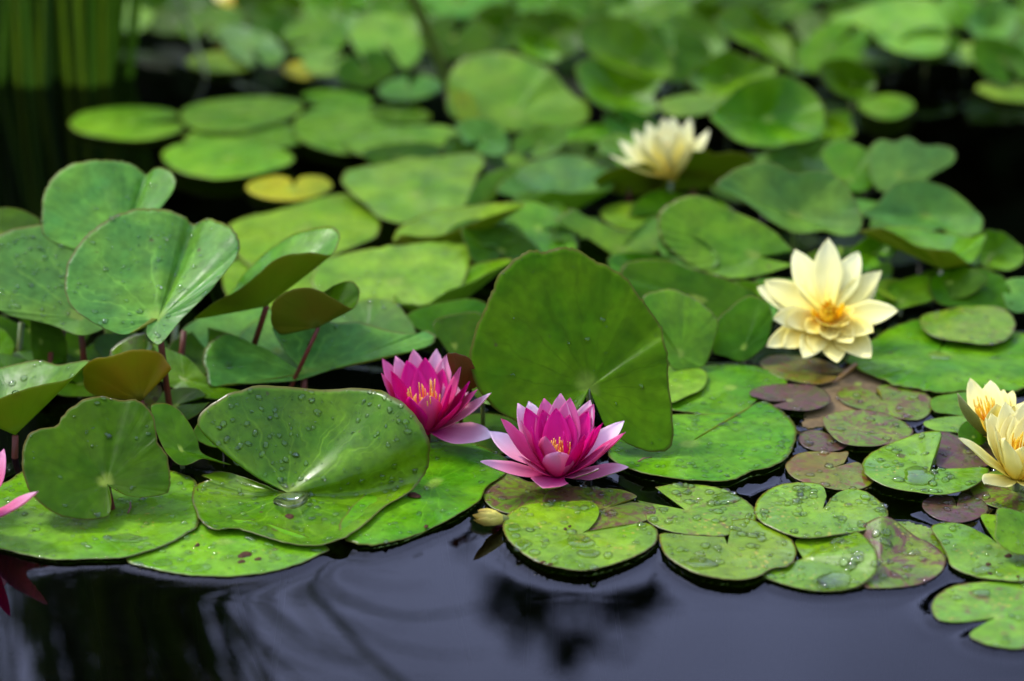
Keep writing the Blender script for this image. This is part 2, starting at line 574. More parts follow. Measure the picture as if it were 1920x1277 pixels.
def ell(cx, cy, rx, ry, rot=0.0, n0=90.0, gap=12.0, k=12, wob=.05):
    """an elliptical margin as the picture shows it; n0 is the notch direction in degrees"""
    out = []
    rr = random.Random(int(cx * 13 + cy * 7))
    for i in range(k):
        a = R(n0 + gap + (360 - 2 * gap) * i / (k - 1))
        f = 1 + rr.uniform(-wob, wob)
        x, y = rx * math.cos(a) * f, -ry * math.sin(a) * f
        cr, sr = math.cos(R(rot)), math.sin(R(rot))
        out.append((cx + x * cr - y * sr, cy + x * sr + y * cr))
    return out

# ------------------------------------------------------------------ ground and pond bed
def ground_mats():
    g = NT('bank_soil_grass')
    co, rnd = g.coords()
    c = g.mix(g.step(g.noise(co, 1.3, 5), .35, .65), (.045, .07, .016), (.07, .055, .03))
    c = g.mix(g.step(g.noise(co, 30, 4), .3, .7), c, (.03, .05, .012))
    bank = g.bsdf(c, .9, .2, g.noise(co, 40, 5), .8, .03)
    g = NT('pond_mud')
    co, rnd = g.coords()
    c = g.mix(g.step(g.noise(co, 9, 5, .6), .38, .66), (.016, .013, .008), (.075, .055, .028))
    c = g.mix(g.step(g.noise(co, 38, 4), .58, .7), c, (.12, .085, .03))
    mud = g.bsdf(c, .9, .2, g.noise(co, 30, 5), .6, .02)
    return bank, mud
BANK, MUD = ground_mats()
PC = np.array([0.0, 3.3]); PRX, PRY = 4.2, 2.35
def pond_r(a):
    return 1 + .05 * math.sin(3 * a + 1) + .035 * math.sin(5 * a + 2.2)
NA = 72
def ringset(rows):
    vs, fs = [], []
    for f, z, nz in rows:
        for k in range(NA):
            a = 2 * math.pi * k / NA
            r = pond_r(a) if f < 3 else 1.0
            zz = z + nz * mnoise.noise(Vector((math.cos(a) * f * 6, math.sin(a) * f * 6, 2)))
            vs.append((PC[0] + PRX * f * r * math.cos(a), PC[1] + PRY * f * r * math.sin(a), zz))
    for j in range(len(rows) - 1):
        for k in range(NA):
            k2 = (k + 1) % NA
            fs.append((j * NA + k, j * NA + k2, (j + 1) * NA + k2, (j + 1) * NA + k))
    return vs, fs
vs, fs = ringset([(.95, -.06, 0), (1.0, .0, .01), (1.03, .05, .02), (1.12, .08, .03), (1.3, .09, .04), (1.6, .1, .05), (2.4, .1, .06), (4, .1, 0), (12, .1, 0), (60, .1, 0), (150, .1, 0)])
o = mesh_obj('ground', vs, fs, BANK); o['kind'] = 'structure'
vs, fs = ringset([(.05, -.21, .01), (.3, -.21, .02), (.5, -.2, .02), (.7, -.19, .02), (.86, -.16, .02), (.97, -.07, 0)])
fs.append(tuple(range(NA)))
o = mesh_obj('pond_bed', vs, fs, MUD); o['kind'] = 'structure'

# ------------------------------------------------------------------ trees on the far bank (the dark shapes mirrored in the water)
BARK = plain_mat('tree_bark', (.07, .05, .035), (.04, .03, .022), 25, .9, bstr=.8)
FOL = [plain_mat('tree_foliage_dark', (.014, .034, .007), (.026, .05, .010), 3, .7, .12, spec=.1),
       plain_mat('tree_foliage_mid', (.018, .040, .008), (.030, .055, .010), 3, .7, .12, spec=.1)]
def tree_parts(h, w, seed, fol, leaves):
    rn = random.Random(seed)
    tv, tf = [], []
    def add(v, f):
        b = len(tv); tv.extend(v); tf.extend(tuple(i + b for i in q) for q in f)
    path = bez((0, 0, -.1), (rn.uniform(-.15, .15), 0, h * .4), (rn.uniform(-.2, .2), rn.uniform(-.2, .2), h * .82), 9)
    add(*tube(path, [.16 * h / 4 * (1 - .85 * i / 8) + .012 for i in range(9)], 9))
    blobs = []
    for k in range(13):
        t = .25 + .72 * k / 12
        s = path[int(t * 8)]
        a = k * 2.4 + rn.random()
        reach = w * (1.05 - .75 * abs(t - .45)) * rn.uniform(.55, 1.0)
        e = s + np.array([math.cos(a) * reach, math.sin(a) * reach, h * rn.uniform(.06, .17)])
        m = (s + e) / 2 + np.array([0, 0, h * .05])
        add(*tube(bez(s, m, e, 6), [.035 * h / 4 * (1 - .8 * i / 5) + .006 for i in range(6)], 6))
        blobs.append((e, w * rn.uniform(.36, .55)))
    blobs.append((path[-1] + np.array([0, 0, h * .1]), w * .4))
    blobs.append((path[5], w * .7))
    lv, lf = [], []
    for _ in range(leaves):
        c, r = rn.choice(blobs)
        d = unit([rn.gauss(0, 1), rn.gauss(0, 1), rn.gauss(0, .8)])
        p = c + d * r * (rn.random() ** .5)
        if p[2] < .35:
            continue
        s = rn.uniform(.05, .1)
        u1 = unit([rn.gauss(0, 1), rn.gauss(0, 1), rn.gauss(0, .6)])
        u2 = unit(np.cross(u1, [rn.gauss(0, 1), rn.gauss(0, 1), rn.gauss(0, 1)]))
        b = len(lv)
        lv += [p - u1 * s, p + u2 * s * .42, p + u1 * s, p - u2 * s * .42]
        lf.append((b, b + 1, b + 2, b + 3))
    return (tv, tf), (lv, lf)
TREES = [  # x, y, height, half width, label
    (-2.7, 9.2, 3.8, .9, 'bushy tree on the far bank beyond the reeds'),
    (-1.4, 8.6, 3.7, .85, 'tapering tree on the far bank between the reeds and the dense pointed tree'),
    (0.36, 8.4, 3.75, .92, 'dense pointed tree on the far bank mirrored as a dark shape in the open water'),
    (1.35, 9.0, 2.95, 1.0, 'low bushy tree on the far bank right of the dense pointed tree'),
    (2.7, 9.3, 3.1, 1.05, 'bushy tree on the far bank beyond the yellow lilies'),
    (-4.6, 9.6, 3.7, 1.2, 'broad tree at the reed end of the far bank row'),
    (-2.0, 8.9, 3.4, .8, 'narrow tree squeezed between the bushy tree by the reeds and the tapering tree'),
    (-.6, 8.9, 3.2, .8, 'slender tree close beside the dense pointed tree on its reed side'),
    (0.8, 8.8, 3.0, .75, 'slender tree close beside the dense pointed tree on its other side'),
    (2.0, 9.1, 2.95, .9, 'round tree between the two low bushy trees on the far bank'),
    (4.6, 9.8, 3.4, 1.2, 'broad tree at the end of the far bank row away from the reeds'),
]
for i, (x, y, h, w, lab) in enumerate(TREES):
    (tv, tf), (lv, lf) = tree_parts(h, w, 30 + i, FOL[i % 2], 5200)
    root = empty('bank_tree', (x, y, .1), lab, 'tree', 'trees on the far bank')
    off = np.array([x, y, .1])
    mesh_obj('trunk', np.array(tv) + off, tf, BARK, off, root)
    mesh_obj('crown', np.array(lv) + off, lf, FOL[i % 2], off, root, smooth=False)
def hedge(x0, y0, x1, y1, height, label, leaves, seed):
    rn = random.Random(seed)
    ax = np.array([x1 - x0, y1 - y0]); ln = np.linalg.norm(ax); ax /= ln
    nr = np.array([-ax[1], ax[0]])
    mid = ((x0 + x1) / 2, (y0 + y1) / 2, .1)
    lv, lf = [], []
    for _ in range(leaves):
        t = rn.uniform(0, ln)
        top = height + .25 * mnoise.noise(Vector((t * .9, seed, 0))) + .12 * mnoise.noise(Vector((t * 4, 5, seed)))
        z = rn.random() ** .8 * top
        yd = rn.choice((-1, 1)) * (.62 - .2 * (z / top) ** 4) * rn.uniform(.75, 1.05)
        if z > top - .25:
            yd = rn.uniform(-.5, .5)
        q = np.array([x0, y0]) + ax * t + nr * yd
        p = np.array([q[0], q[1], .1 + z])
        s = rn.uniform(.06, .12)
        u1 = unit([rn.gauss(0, 1), rn.gauss(0, 1), rn.gauss(0, 1)])
        u2 = unit(np.cross(u1, [rn.gauss(0, 1), rn.gauss(0, 1), rn.gauss(0, 1)]))
        b = len(lv)
        lv += [p - u1 * s, p + u2 * s * .5, p + u1 * s, p - u2 * s * .5]
        lf.append((b, b + 1, b + 2, b + 3))
    vs = []
    for t in (.1, ln - .1):
        for yy, zz in ((-.5, 0), (.5, 0), (.42, height - .3), (-.42, height - .3)):
            q = np.array([x0, y0]) + ax * t + nr * yy
            vs.append((q[0], q[1], .08 + zz))
    fs = [(0, 1, 2, 3), (7, 6, 5, 4), (0, 4, 5, 1), (1, 5, 6, 2), (2, 6, 7, 3), (3, 7, 4, 0)]
    root = empty('hedge', mid, label, 'hedge', 'hedges round the pond garden')
    mesh_obj('leafage', lv, lf, FOL[0], mid, root, smooth=False)
    mesh_obj('inner_growth', vs, fs, FOL[0], mid, root, smooth=False)
hedge(-9, 9.9, 9, 9.9, 3.15, 'long dark green hedge behind the far bank trees', 20000, 5)
hedge(-9, -4.2, 9, -4.2, 1.9, 'added light-blocking hedge out of view behind the near bank', 9000, 6)  # unseen, added behind the camera to hold back low sky light
hedge(-7.5, -3.5, -7.5, 9.2, 2.6, 'added light-blocking hedge out of view at the reed end of the garden', 7000, 7)  # unseen side hedge, added so light falls mostly from above
hedge(7.5, -3.5, 7.5, 9.2, 2.6, 'added light-blocking hedge out of view at the garden end away from the reeds', 7000, 8)  # its counterpart, likewise added out of view to block low side light

# ------------------------------------------------------------------ reeds
REED = [plain_mat('reed_green', (.07, .19, .004), (.11, .24, .006), 14, .45, .3, spec=.2),
        plain_mat('reed_yellow_green', (.20, .32, .005), (.15, .26, .006), 14, .45, .3, spec=.2),
        plain_mat('reed_dark', (.025, .07, .003), (.04, .10, .004), 14, .45, .2, spec=.2)]
def reed_blade(root, foot, tip, bow, w, mat, rootloc):
    ctrl = np.asarray(foot) * .35 + np.asarray(tip) * .65
    ctrl = np.array([foot[0] + (tip[0] - foot[0]) * .2, foot[1] + (tip[1] - foot[1]) * .25, max(tip[2], foot[2] + .5) * (1.0 + bow)])
    path = bez(foot, ctrl, tip, 18)
    vs, fs = [], []
    for i, p in enumerate(path):
        t = i / 17
        ww = w * (1 - t ** 2.2) + .0004
        tg = unit(path[min(i + 1, 17)] - path[max(i - 1, 0)])
        a = unit(np.cross(tg, [.25, 1, .1]))
        b = np.cross(tg, a)
        vs += [p - a * ww, p - b * ww * .35, p + a * ww, p + b * ww * .35]
    for i in range(17):
        for k in range(4):
            k2 = (k + 1) % 4
            fs.append((i * 4 + k, i * 4 + k2, i * 4 + 4 + k2, i * 4 + 4 + k))
    mesh_obj('blade', vs, fs, mat, rootloc, root)
rr = random.Random(21)
RL = tuple(at_z(70, 120, 0.0) * np.array([1, 1, 0]) + np.array([0, 0, -.18]))
reed = empty('reed_clump', RL, 'clump of tall upright green reeds standing in dark water', 'reeds')
for k in range(230):
    px = rr.choice((rr.uniform(-170, 0), rr.uniform(0, 100), rr.uniform(30, 110), rr.uniform(130, 200)))
    py = rr.uniform(70, 165)
    w = at_z(px, py, 0.0)
    foot = np.array([w[0], w[1], -.18])
    ht = rr.uniform(.7, 1.3)
    lean = rr.gauss(.05, .07)
    if k % 5 < 3:
        lean = rr.uniform(.1, .5)
    tip = np.array([w[0] + lean, w[1] + rr.uniform(-.12, .08), ht])
    reed_blade(reed, foot, tip, rr.uniform(.02, .15), rr.uniform(.0022, .0046), rr.choice(REED + [REED[2], REED[2], REED[0]]), RL)
# two long blades arching out over the water
for (fx, fy, tx, ty_, tz) in ((190, 110, -.02, 2.62, .62), (205, 140, .2, 2.5, .72), (150, 90, -.12, 2.7, .8)):
    w = at_z(fx, fy, 0)
    reed_blade(reed, (w[0], w[1], -.18), (tx, ty_, tz), .42, .006, REED[0], RL)
# bent single stalks among the far pads
for lab, a, b, y0, y1, w_ in (('thin green reed stalk leaning into dark water beside the round pad', (300, -60), (393, 160), 2.85, 2.76, .0035),
                              ('thick pale green flower stalk slanting down to the large rounded far leaf', (735, -70), (842, 165), 2.52, 2.62, .0075)):
    p0, p1 = at_y(a[0], a[1], y0), at_y(b[0], b[1], y1)
    p2 = p1 + (p1 - p0) * .35
    p2[2] = min(p2[2], -.05)
    root = empty('bent_stalk', tuple(p2), lab, 'stalk')
    sv, sf = tube(bez(p0, (p0 + p1) / 2 + np.array([.006, 0, .01]), p1, 7) + [p2], [w_ * .7, w_ * .75, w_ * .8, w_ * .85, w_ * .9, w_ * .95, w_, w_], 8)
    mesh_obj('stalk', sv, sf, STEM['green'], p2, root)

# ------------------------------------------------------------------ lily leaves: the tall cluster at the left
def zl(k):
    return .0030 + .0022 * k

leaf('wide yellow-green pad with many raindrops under the notched dark leaf', (150, 985),
     [(-60, 930), (-70, 985), (-20, 1018), (37, 1037), (101, 1049), (168, 1048), (234, 1045), (303, 1025), (354, 998), (373, 978), (369, 905), (320, 882), (250, 868), (150, 866), (60, 876), (10, 903)],
     z=zl(1), mat='bright', notch=False, drops=230, dr=(.0005, .0024), wav=.006)
leaf('pad with dark brown rot spots on the open water edge', (420, 1015),
     [(300, 1000), (236, 1046), (286, 1066), (337, 1076), (385, 1080), (438, 1080), (505, 1073), (560, 1057), (600, 1039), (616, 1027), (560, 1000), (470, 975), (372, 978)],
     z=zl(0), mat='bright', notch=False, drops=90, dr=(.0006, .003), wav=.006)
leaf('big wet leaf with its back half folded up and a torn notch', (540, 924),
     [(497, 908), (455, 892), (415, 884), (392, 887), (378, 891), (388, 895), (393, 900), (380, 901), (366, 906), (361, 918), (361, 938), (375, 975), (400, 993), (440, 991), (480, 1001), (530, 1016), (590, 1023), (640, 1010, .9), (680, 986, .9), (720, 951, .9), (760, 926, 1.1),
      (792, 890, 1.9), (806, 855, 3.2), (803, 822, 4.6), (780, 780, 6.0), (742, 745, 6.8), (690, 719, 7.2), (600, 711, 7.4), (500, 718, 7.4), (440, 735, 7.0), (388, 763, 6.2), (370, 792, 5.4), (395, 828, 4.0), (440, 858, 2.6), (490, 893, 1.3)],
     z=zl(2), ov='z', mat='wet', drops=300, dr=(.0005, .0024), wav=.012, bulge=-.07, per=5, rings=12, name='lily_leaf', crease=((600, 711, .05, .02), (690, 719, .05, .03), (520, 717, .03, .02), (806, 870, .04, .03)))
leaf('glossy dark green heart-shaped leaf with its notch toward the wide wet pad', (200, 906),
     [(206, 925), (208, 948), (200, 968), (160, 975), (110, 968), (62, 932), (44, 890), (42, 842), (60, 809), (105, 796), (116, 774), (150, 749), (190, 742), (225, 747), (258, 750), (285, 775), (293, 810), (297, 832), (312, 852), (319, 890), (317, 918), (298, 928), (250, 931), (216, 917)],
     Y=1.582, n=(.05, -.52, .85), mat='deep', drops=26, cd=.5, crease=((116, 776, .08, .05), (225, 747, .05, .03)), stem='red', wav=.02)
leaf('dark leaf with an upturned olive edge between the heart-shaped leaf and the big wet leaf', (340, 845),
     [(283, 760), (310, 756), (335, 768), (356, 795), (370, 822), (380, 850), (434, 872, -1), (385, 860, -1.5), (360, 868, -1.5), (338, 872, -1.5), (318, 856, -1), (304, 835), (290, 800)],
     Y=1.72, n=(0, -.5, .85), mat='deep', notch=False, drops=0)
leaf('boat-shaped leaf with olive underside and wet top beside the pink lily', (28, 814),
     [(-70, 768, -.8), (0, 746, -1), (61, 725, -.6), (125, 711, 0), (150, 693, 1), (167, 675, 2.2), (135, 680, 4.5), (111, 684, 6), (81, 677, 7), (54, 677, 7.5), (0, 689, 7.5), (-60, 700, 6.5), (-95, 730, 3)],
     Y=1.69, n=(0, -1, .02), up=(0, 0, 1), mat='glauc', under='olive', notch=False, drops=26, dr=(.0007, .0026), stem='red', stem_to=(27, 890), wav=.01)
leaf('small amber-orange leaf showing its underside with a torn corner', (264, 750),
     [(321, 691, 0), (307, 668, .3), (294, 659, .2), (269, 655, -.3), (242, 657, -.5), (209, 667, -.7), (178, 672, -.6), (160, 686, -.3), (156, 705, 0), (162, 731, .6), (190, 742, 1.3), (222, 720, 3), (205, 665, 4), (229, 638, 5), (269, 623, 5), (276, 634, 4.6), (288, 650, 3.6), (306, 680, 2.2)],
     Y=1.735, n=(0, -1, .02), up=(0, 0, 1), mat='mottlt', under='amber', notch=False, stem='red', wav=.01)
leaf('dark green leaf on a pale stalk behind the amber-orange leaf', (345, 712),
     [(280, 646), (323, 657), (357, 674), (386, 705), (410, 724), (466, 737, -1), (421, 749, -1.2), (364, 742, -1), (330, 730), (305, 716), (284, 690)],
     Y=1.80, n=(0, -.42, .9), mat='green', notch=False, stem='green', stem_to=(352, 800))
leaf('broad pale leaf with a dark left lobe behind the magenta flower', (571, 700),
     [(505, 657), (471, 643), (441, 629), (421, 626), (403, 635), (387, 650), (380, 672), (386, 698), (393, 724), (434, 719), (518, 717), (568, 711), (619, 694), (669, 681), (720, 669), (770, 658), (812, 646), (816, 632), (802, 620), (774, 626), (737, 621), (703, 612), (669, 604), (632, 608), (590, 598), (548, 592), (511, 612), (530, 650)],
     Y=1.80, n=(0, -.36, .93), mat='glauc', under='olive', drops=40, bulge=-.02, wav=.014, stem='red')
leaf('upright folded leaf on a thick red stalk with olive underside', (498, 573),
     [(364, 597, .3), (400, 568, -.8), (444, 545, -1.2), (484, 514, -1.4), (514, 488, -1.3), (545, 476, -.9), (589, 473, -.2), (622, 477, 1.2), (637, 446, 3.2), (632, 431, 4.4), (615, 424, 5.2), (582, 429, 6), (545, 441, 6.6), (501, 471, 7), (461, 508, 6.5), (437, 542, 5.5), (395, 578, 3)],
     Y=1.83, n=(0, -1, .02), up=(0, 0, 1), mat='green', under='olive', notch=False, stem='red', stem_to=(478, 642, 1.5), wav=.008)
leaf('small brown-backed curled leaf on a thin red stalk', (596, 612),
     [(530, 627, .2), (511, 611, -.4), (508, 589, -.9), (512, 568, -1.1), (528, 552, -1.2), (551, 542, -1.2), (578, 539, -1.1), (602, 546, -.9), (629, 562, -.5), (649, 574, 0), (664, 577, .9), (673, 558, 2.6), (672, 538, 3.6), (656, 527, 4.4), (629, 533, 4.8), (605, 548, 5), (570, 565, 4.6), (540, 600, 2.6)],
     Y=1.79, n=(0, -1, .02), up=(0, 0, 1), mat='deep', under='brown', notch=False, stem='red', stem_to=(560, 694, .4), wav=.006)
leaf('large blue-green leaf facing out with a bright central fold in the tall cluster', (296, 599),
     [(284, 597), (256, 617), (232, 628), (202, 620), (168, 603), (141, 583), (125, 559), (121, 529), (126, 495), (141, 465), (168, 435), (202, 411), (236, 394), (269, 388), (310, 391), (340, 401, .8), (357, 406, 1.1), (387, 406, .4), (421, 418, -.8), (444, 438, -1.8), (449, 462, -2.2), (438, 489, -2), (418, 516, -1.6), (397, 543, -1.2), (370, 570, -.8), (337, 603, -.5), (303, 644, -.6), (287, 642, -.3), (275, 627), (276, 610)],
     Y=1.76, n=(.05, -.52, .85), mat='glauc', drops=70, dr=(.0007, .0021), wav=.014, bulge=-.02, stem='red', crease=((357, 406, .12, .022), (236, 394, .03, .06), (437, 489, .05, .03)))
leaf('blue-green leaf dotted with raindrops behind the large folded one', (150, 598),
     [(-60, 480), (-30, 452), (0, 440), (27, 430), (77, 421), (135, 425), (190, 445), (215, 500), (225, 560), (205, 606), (175, 625, -.6), (145, 628, -.8), (101, 611), (61, 601), (20, 592), (0, 584), (-40, 570), (-75, 530)],
     Y=1.83, n=(.10, -.50, .85), mat='glauc', drops=80, dr=(.0008, .0021), notch=False, stem='red')
leaf('rounded blue-green leaf standing highest against the dark water', (232, 452),
     [(150, 470), (85, 445), (78, 398), (82, 364), (98, 334), (128, 310), (168, 301), (209, 301), (238, 304, .6), (266, 315, .9), (293, 314, 0), (317, 319, -1), (329, 335, -1.6), (326, 356, -1.6), (310, 379, -1.2), (290, 405, -.8), (265, 450)],
     Y=1.90, n=(.05, -.55, .83), mat='glauc', drops=16, stem='red', bulge=-.02, crease=((266, 315, .12, .025),))
leaf('dark leaf edge behind the raindrop-dotted blue-green leaf', (0, 440),
     [(-60, 405), (-25, 392), (0, 390), (20, 389), (44, 395), (74, 411), (72, 422), (34, 432), (0, 450), (-40, 455)],
     Y=1.97, n=(0, -.5, .85), mat='deep', notch=False, drops=0)
leaf('small green leaf beside red stalks under the blue-green leaves', (-5, 660),
     [(-50, 620), (0, 616), (18, 630), (28, 650), (16, 675), (0, 684), (-50, 690)], Y=1.86, n=(0, -.6, .8), mat='green', notch=False)
leaf('pale grey-green leaf in the shade below the folded olive leaf', (430, 630),
     [(330, 650), (345, 615), (385, 592), (440, 580), (495, 574), (515, 600), (485, 640), (430, 660), (370, 662)], Y=1.90, n=(0, -.3, .95), mat='glauc', notch=False, stem='red')
leaf('pale grey-green leaf seen through the notch of the broad pale leaf', (520, 660),
     [(440, 650), (478, 600), (520, 588), (575, 600), (600, 650), (570, 700), (490, 690)], Y=1.87, n=(0, -.3, .95), mat='glauc', notch=False, stem='red')
leaf('pale shiny leaf rising behind the broad pale leaf', (690, 622),
     [(595, 600), (640, 576), (680, 564), (706, 559), (738, 566), (762, 590), (778, 617), (772, 632), (700, 640), (630, 632)], Y=1.93, n=(-.1, -.45, .88), mat='glauc', notch=False, drops=20)
leaf('dark narrow leaf hanging among the red stalks', (75, 640), [(58, 600), (75, 596), (100, 600), (125, 640), (120, 690), (85, 700), (62, 670)], Y=1.90, n=(.3, -.85, .3), mat='deep', under='brown', notch=False, stem=None)
leaf('withered pinkish leaf tip below the amber-orange leaf', (285, 745), [(265, 760), (282, 730), (300, 722), (304, 735), (296, 750), (285, 762)], Y=1.76, n=(.2, -.9, .3), mat='ruddy', under='red', notch=False, stem=None)
# bare red stalks under the cluster
for i, (x0, y0, x1, y1, yy) in enumerate(((40, 605, 34, 690, 1.87), (118, 620, 105, 720, 1.86), (212, 612, 195, 700, 1.9), (330, 605, 322, 680, 1.9), (345, 620, 340, 670, 1.86), (95, 660, 90, 740, 1.84))):
    p0, p1 = at_y(x0, y0, yy), at_y(x1, y1, yy - .01)
    ft = p1 + (p1 - p0) * max(0, (p1[2] + .17) / max(p0[2] - p1[2], .01))
    root = empty('leaf_stalk', tuple(ft), 'bare reddish leaf stalk rising from the water under the blue-green leaves', 'stalk', 'bare red stalks')
    sv, sf = tube([p0, p1, ft], [.0024, .0026, .0028], 8)
    mesh_obj('stalk', sv, sf, STEM['red' if i % 3 else 'green'], ft, root)

# ------------------------------------------------------------------ around the magenta flowers
leaf('dark green wet pad with a rolled pale front edge below the magenta flower', (815, 905),
     [(640, 1004), (667, 1019), (707, 1022), (751, 1012), (808, 991), (859, 965, .7), (899, 938, .6), (914, 912, .5), (950, 885, .4), (945, 855, .4), (870, 828, .4), (800, 832, .4), (735, 872, .4), (675, 935, .5), (640, 975, .6)],
     z=zl(1), ov='z', mat='green', notch=False, drops=130, dr=(.0005, .0022), wav=.008)
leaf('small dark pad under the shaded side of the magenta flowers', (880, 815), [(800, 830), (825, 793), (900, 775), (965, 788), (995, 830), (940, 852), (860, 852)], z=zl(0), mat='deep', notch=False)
leaf('russet curled leaf behind the magenta flower petals', (868, 735),
     [(838, 668), (848, 661), (862, 664), (880, 671), (890, 688), (901, 717), (886, 728), (868, 733), (852, 712)], Y=1.735, n=(0, .8, .6), mat='mottlt', under='red', notch=False, stem='red', wav=.004)
leaf('small green leaf with brown lip beside the magenta flower', (905, 745),
     [(886, 680), (904, 678), (921, 682), (943, 694), (957, 713), (961, 741), (944, 758, -.4), (918, 759, -.5), (900, 752), (884, 728)], Y=1.735, n=(0, -.6, .8), mat='green', notch=False, drops=12)
leaf('very large upright dark green leaf with scalloped edge behind the magenta flower', (1105, 727),
     [(1088, 765), (1030, 790), (975, 790), (930, 765), (895, 725), (881, 675), (890, 623), (910, 576), (927, 532), (954, 495), (991, 470), (1018, 469), (1052, 463), (1082, 468), (1109, 484), (1139, 499), (1173, 522), (1197, 553), (1220, 583), (1241, 613), (1244, 640), (1252, 671), (1253, 711), (1260, 768), (1260, 834), (1226, 848), (1178, 832), (1135, 800)],
     Y=1.704, n=(.03, -.80, .60), mat='upright', under='green', stem='green', cd=.8, wav=.02, crease=((1018, 469, .03, .03), (930, 765, .05, .05), (1240, 613, .03, .03)), drops=14, jag=.007, per=6)
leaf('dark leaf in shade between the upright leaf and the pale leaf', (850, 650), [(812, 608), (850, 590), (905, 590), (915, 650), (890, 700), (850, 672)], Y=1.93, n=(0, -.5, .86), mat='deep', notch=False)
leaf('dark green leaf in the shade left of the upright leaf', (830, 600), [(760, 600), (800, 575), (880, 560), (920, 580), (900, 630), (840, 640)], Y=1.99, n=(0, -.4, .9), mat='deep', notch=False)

# ------------------------------------------------------------------ pads in the right foreground
D = dict(dr=(.0005, .0034), wav=.006)
leaf('purple and green mottled pad under the magenta flower', (998, 925),
     [(997, 904), (963, 890), (933, 887), (909, 896), (901, 911), (906, 933), (919, 950), (953, 963), (1000, 965), (1060, 950), (1080, 925), (1060, 905)], z=zl(0), mat='mott', drops=24, notch=False, **D)
leaf('dull mottled pad with its pale heart beside the yellow-spotted pad', (1138, 952),
     [(1182, 937), (1194, 930), (1165, 918), (1111, 914), (1061, 912), (1025, 924), (1020, 950), (1060, 980), (1106, 994), (1165, 987), (1206, 978), (1227, 965), (1228, 952), (1212, 944), (1186, 941)], z=zl(1), mat='mott', drops=40, **D)
leaf('round yellow-spotted pad with large raindrops in front of the magenta flower', (1090, 1000),
     [(1108, 996), (1165, 987), (1208, 980), (1230, 990), (1234, 1006), (1225, 1022), (1195, 1041), (1160, 1055), (1120, 1066), (1088, 1070), (1040, 1063), (1000, 1050), (966, 1026), (948, 1005), (943, 985), (948, 970), (965, 955), (995, 943), (1044, 940), (1094, 938), (1115, 943), (1124, 957), (1119, 974), (1106, 990)], z=zl(2), mat='spot', drops=75, **D)
leaf('pale green pad with notch toward the magenta flower and large raindrops', (1286, 956),
     [(1228, 913), (1260, 908), (1300, 907), (1347, 914), (1391, 933), (1415, 955), (1419, 974), (1400, 990), (1361, 1004), (1320, 1004), (1280, 1001), (1240, 991), (1214, 976), (1207, 955), (1195, 938)], z=zl(1), mat='mottlt', drops=60, **D)
leaf('yellow-flecked pad overlapping its pale neighbour at the open water edge', (1364, 1021),
     [(1373, 976), (1400, 972), (1422, 978), (1455, 992), (1482, 1009), (1493, 1029), (1490, 1049), (1475, 1062), (1448, 1066), (1425, 1079), (1394, 1087), (1347, 1084), (1307, 1075), (1275, 1060), (1248, 1040), (1237, 1015), (1240, 1000), (1280, 1003), (1330, 1006), (1358, 1006)], z=zl(2), mat='spot', drops=62, **D)
leaf('wide bright pad with an open notch facing the cream flowers and dense fine raindrops', (1542, 955),
     [(1550, 930), (1539, 908), (1495, 904), (1455, 911), (1425, 931), (1414, 955), (1424, 976), (1455, 993), (1482, 1004), (1516, 1009), (1566, 1003), (1617, 995), (1645, 982), (1665, 966), (1660, 951), (1644, 935), (1623, 921), (1596, 915), (1570, 924), (1556, 938)], z=zl(3), mat='spot', drops=150, **D)
leaf('bright pad with an upcurled edge holding a large puddle at the open water', (1506, 1046),
     [(1496, 1030), (1492, 1013), (1520, 1007), (1566, 1002), (1604, 997, .9), (1626, 1010, 1.6), (1641, 1032, 1.7), (1647, 1056, 1.3), (1638, 1079, .8), (1610, 1098, .5), (1566, 1108, .4), (1516, 1106, .4), (1465, 1094, .4), (1430, 1080, .4), (1456, 1066, .4), (1482, 1058, .4)], z=zl(1), ov='z', mat='bright', drops=60, **D)
leaf('purple-streaked pad with a curled back corner beside the puddled pad', (1650, 1055),
     [(1606, 996, .6), (1622, 982, 1.1), (1640, 972, 1.5), (1656, 968, 1.7), (1674, 973, 1.5), (1694, 987, 1.1), (1718, 1005, .7), (1751, 1022), (1772, 1042), (1773, 1059), (1761, 1076), (1731, 1093), (1697, 1100), (1650, 1103), (1618, 1098), (1612, 1060), (1606, 1020, .5)], z=zl(0), ov='z', mat='mott', notch=False, drops=36, **D)
leaf('half-hidden green pad behind the purple-streaked pad', (1735, 1020), [(1670, 980), (1690, 976), (1718, 980), (1751, 992), (1778, 1012), (1790, 1032), (1780, 1048), (1740, 1052), (1690, 1030)], z=.0015, mat='mottlt', notch=False, drops=24, **D)
leaf('bright notched pad with brown pits at the frame edge', (1872, 1022),
     [(1862, 1012), (1834, 995), (1802, 982), (1768, 980), (1746, 988), (1758, 1010), (1775, 1040), (1785, 1062), (1825, 1079), (1869, 1087), (1920, 1090), (1985, 1080), (2010, 1040), (1990, 990), (1920, 970), (1870, 965), (1839, 965), (1850, 990)], z=zl(1), mat='bright', drops=60, **D)
leaf('dark green raised leaf resting on the bright notched pad', (1925, 1000), [(1873, 953), (1920, 962), (1980, 980), (1995, 1030), (1920, 1040), (1886, 1030), (1867, 1009), (1868, 980)], Y=1.56, n=(.05, -.35, .93), mat='green', notch=False, drops=20, stem=None)
leaf('small round purple pad floating alone in dark water', (1793, 951),
     [(1791, 940), (1783, 930), (1758, 927), (1735, 936), (1729, 948), (1738, 961), (1758, 973), (1792, 980), (1825, 975), (1849, 963), (1853, 951), (1839, 936), (1806, 925), (1796, 936)], z=zl(0), mat='purple', drops=26, **D)
leaf('mottled pad under the drooping cream petal', (1905, 925), [(1819, 918), (1828, 897), (1852, 886), (1900, 880), (1960, 890), (2005, 920), (1970, 955), (1920, 963), (1869, 952), (1835, 938)], z=zl(0), mat='mott', notch=False, drops=26, **D)
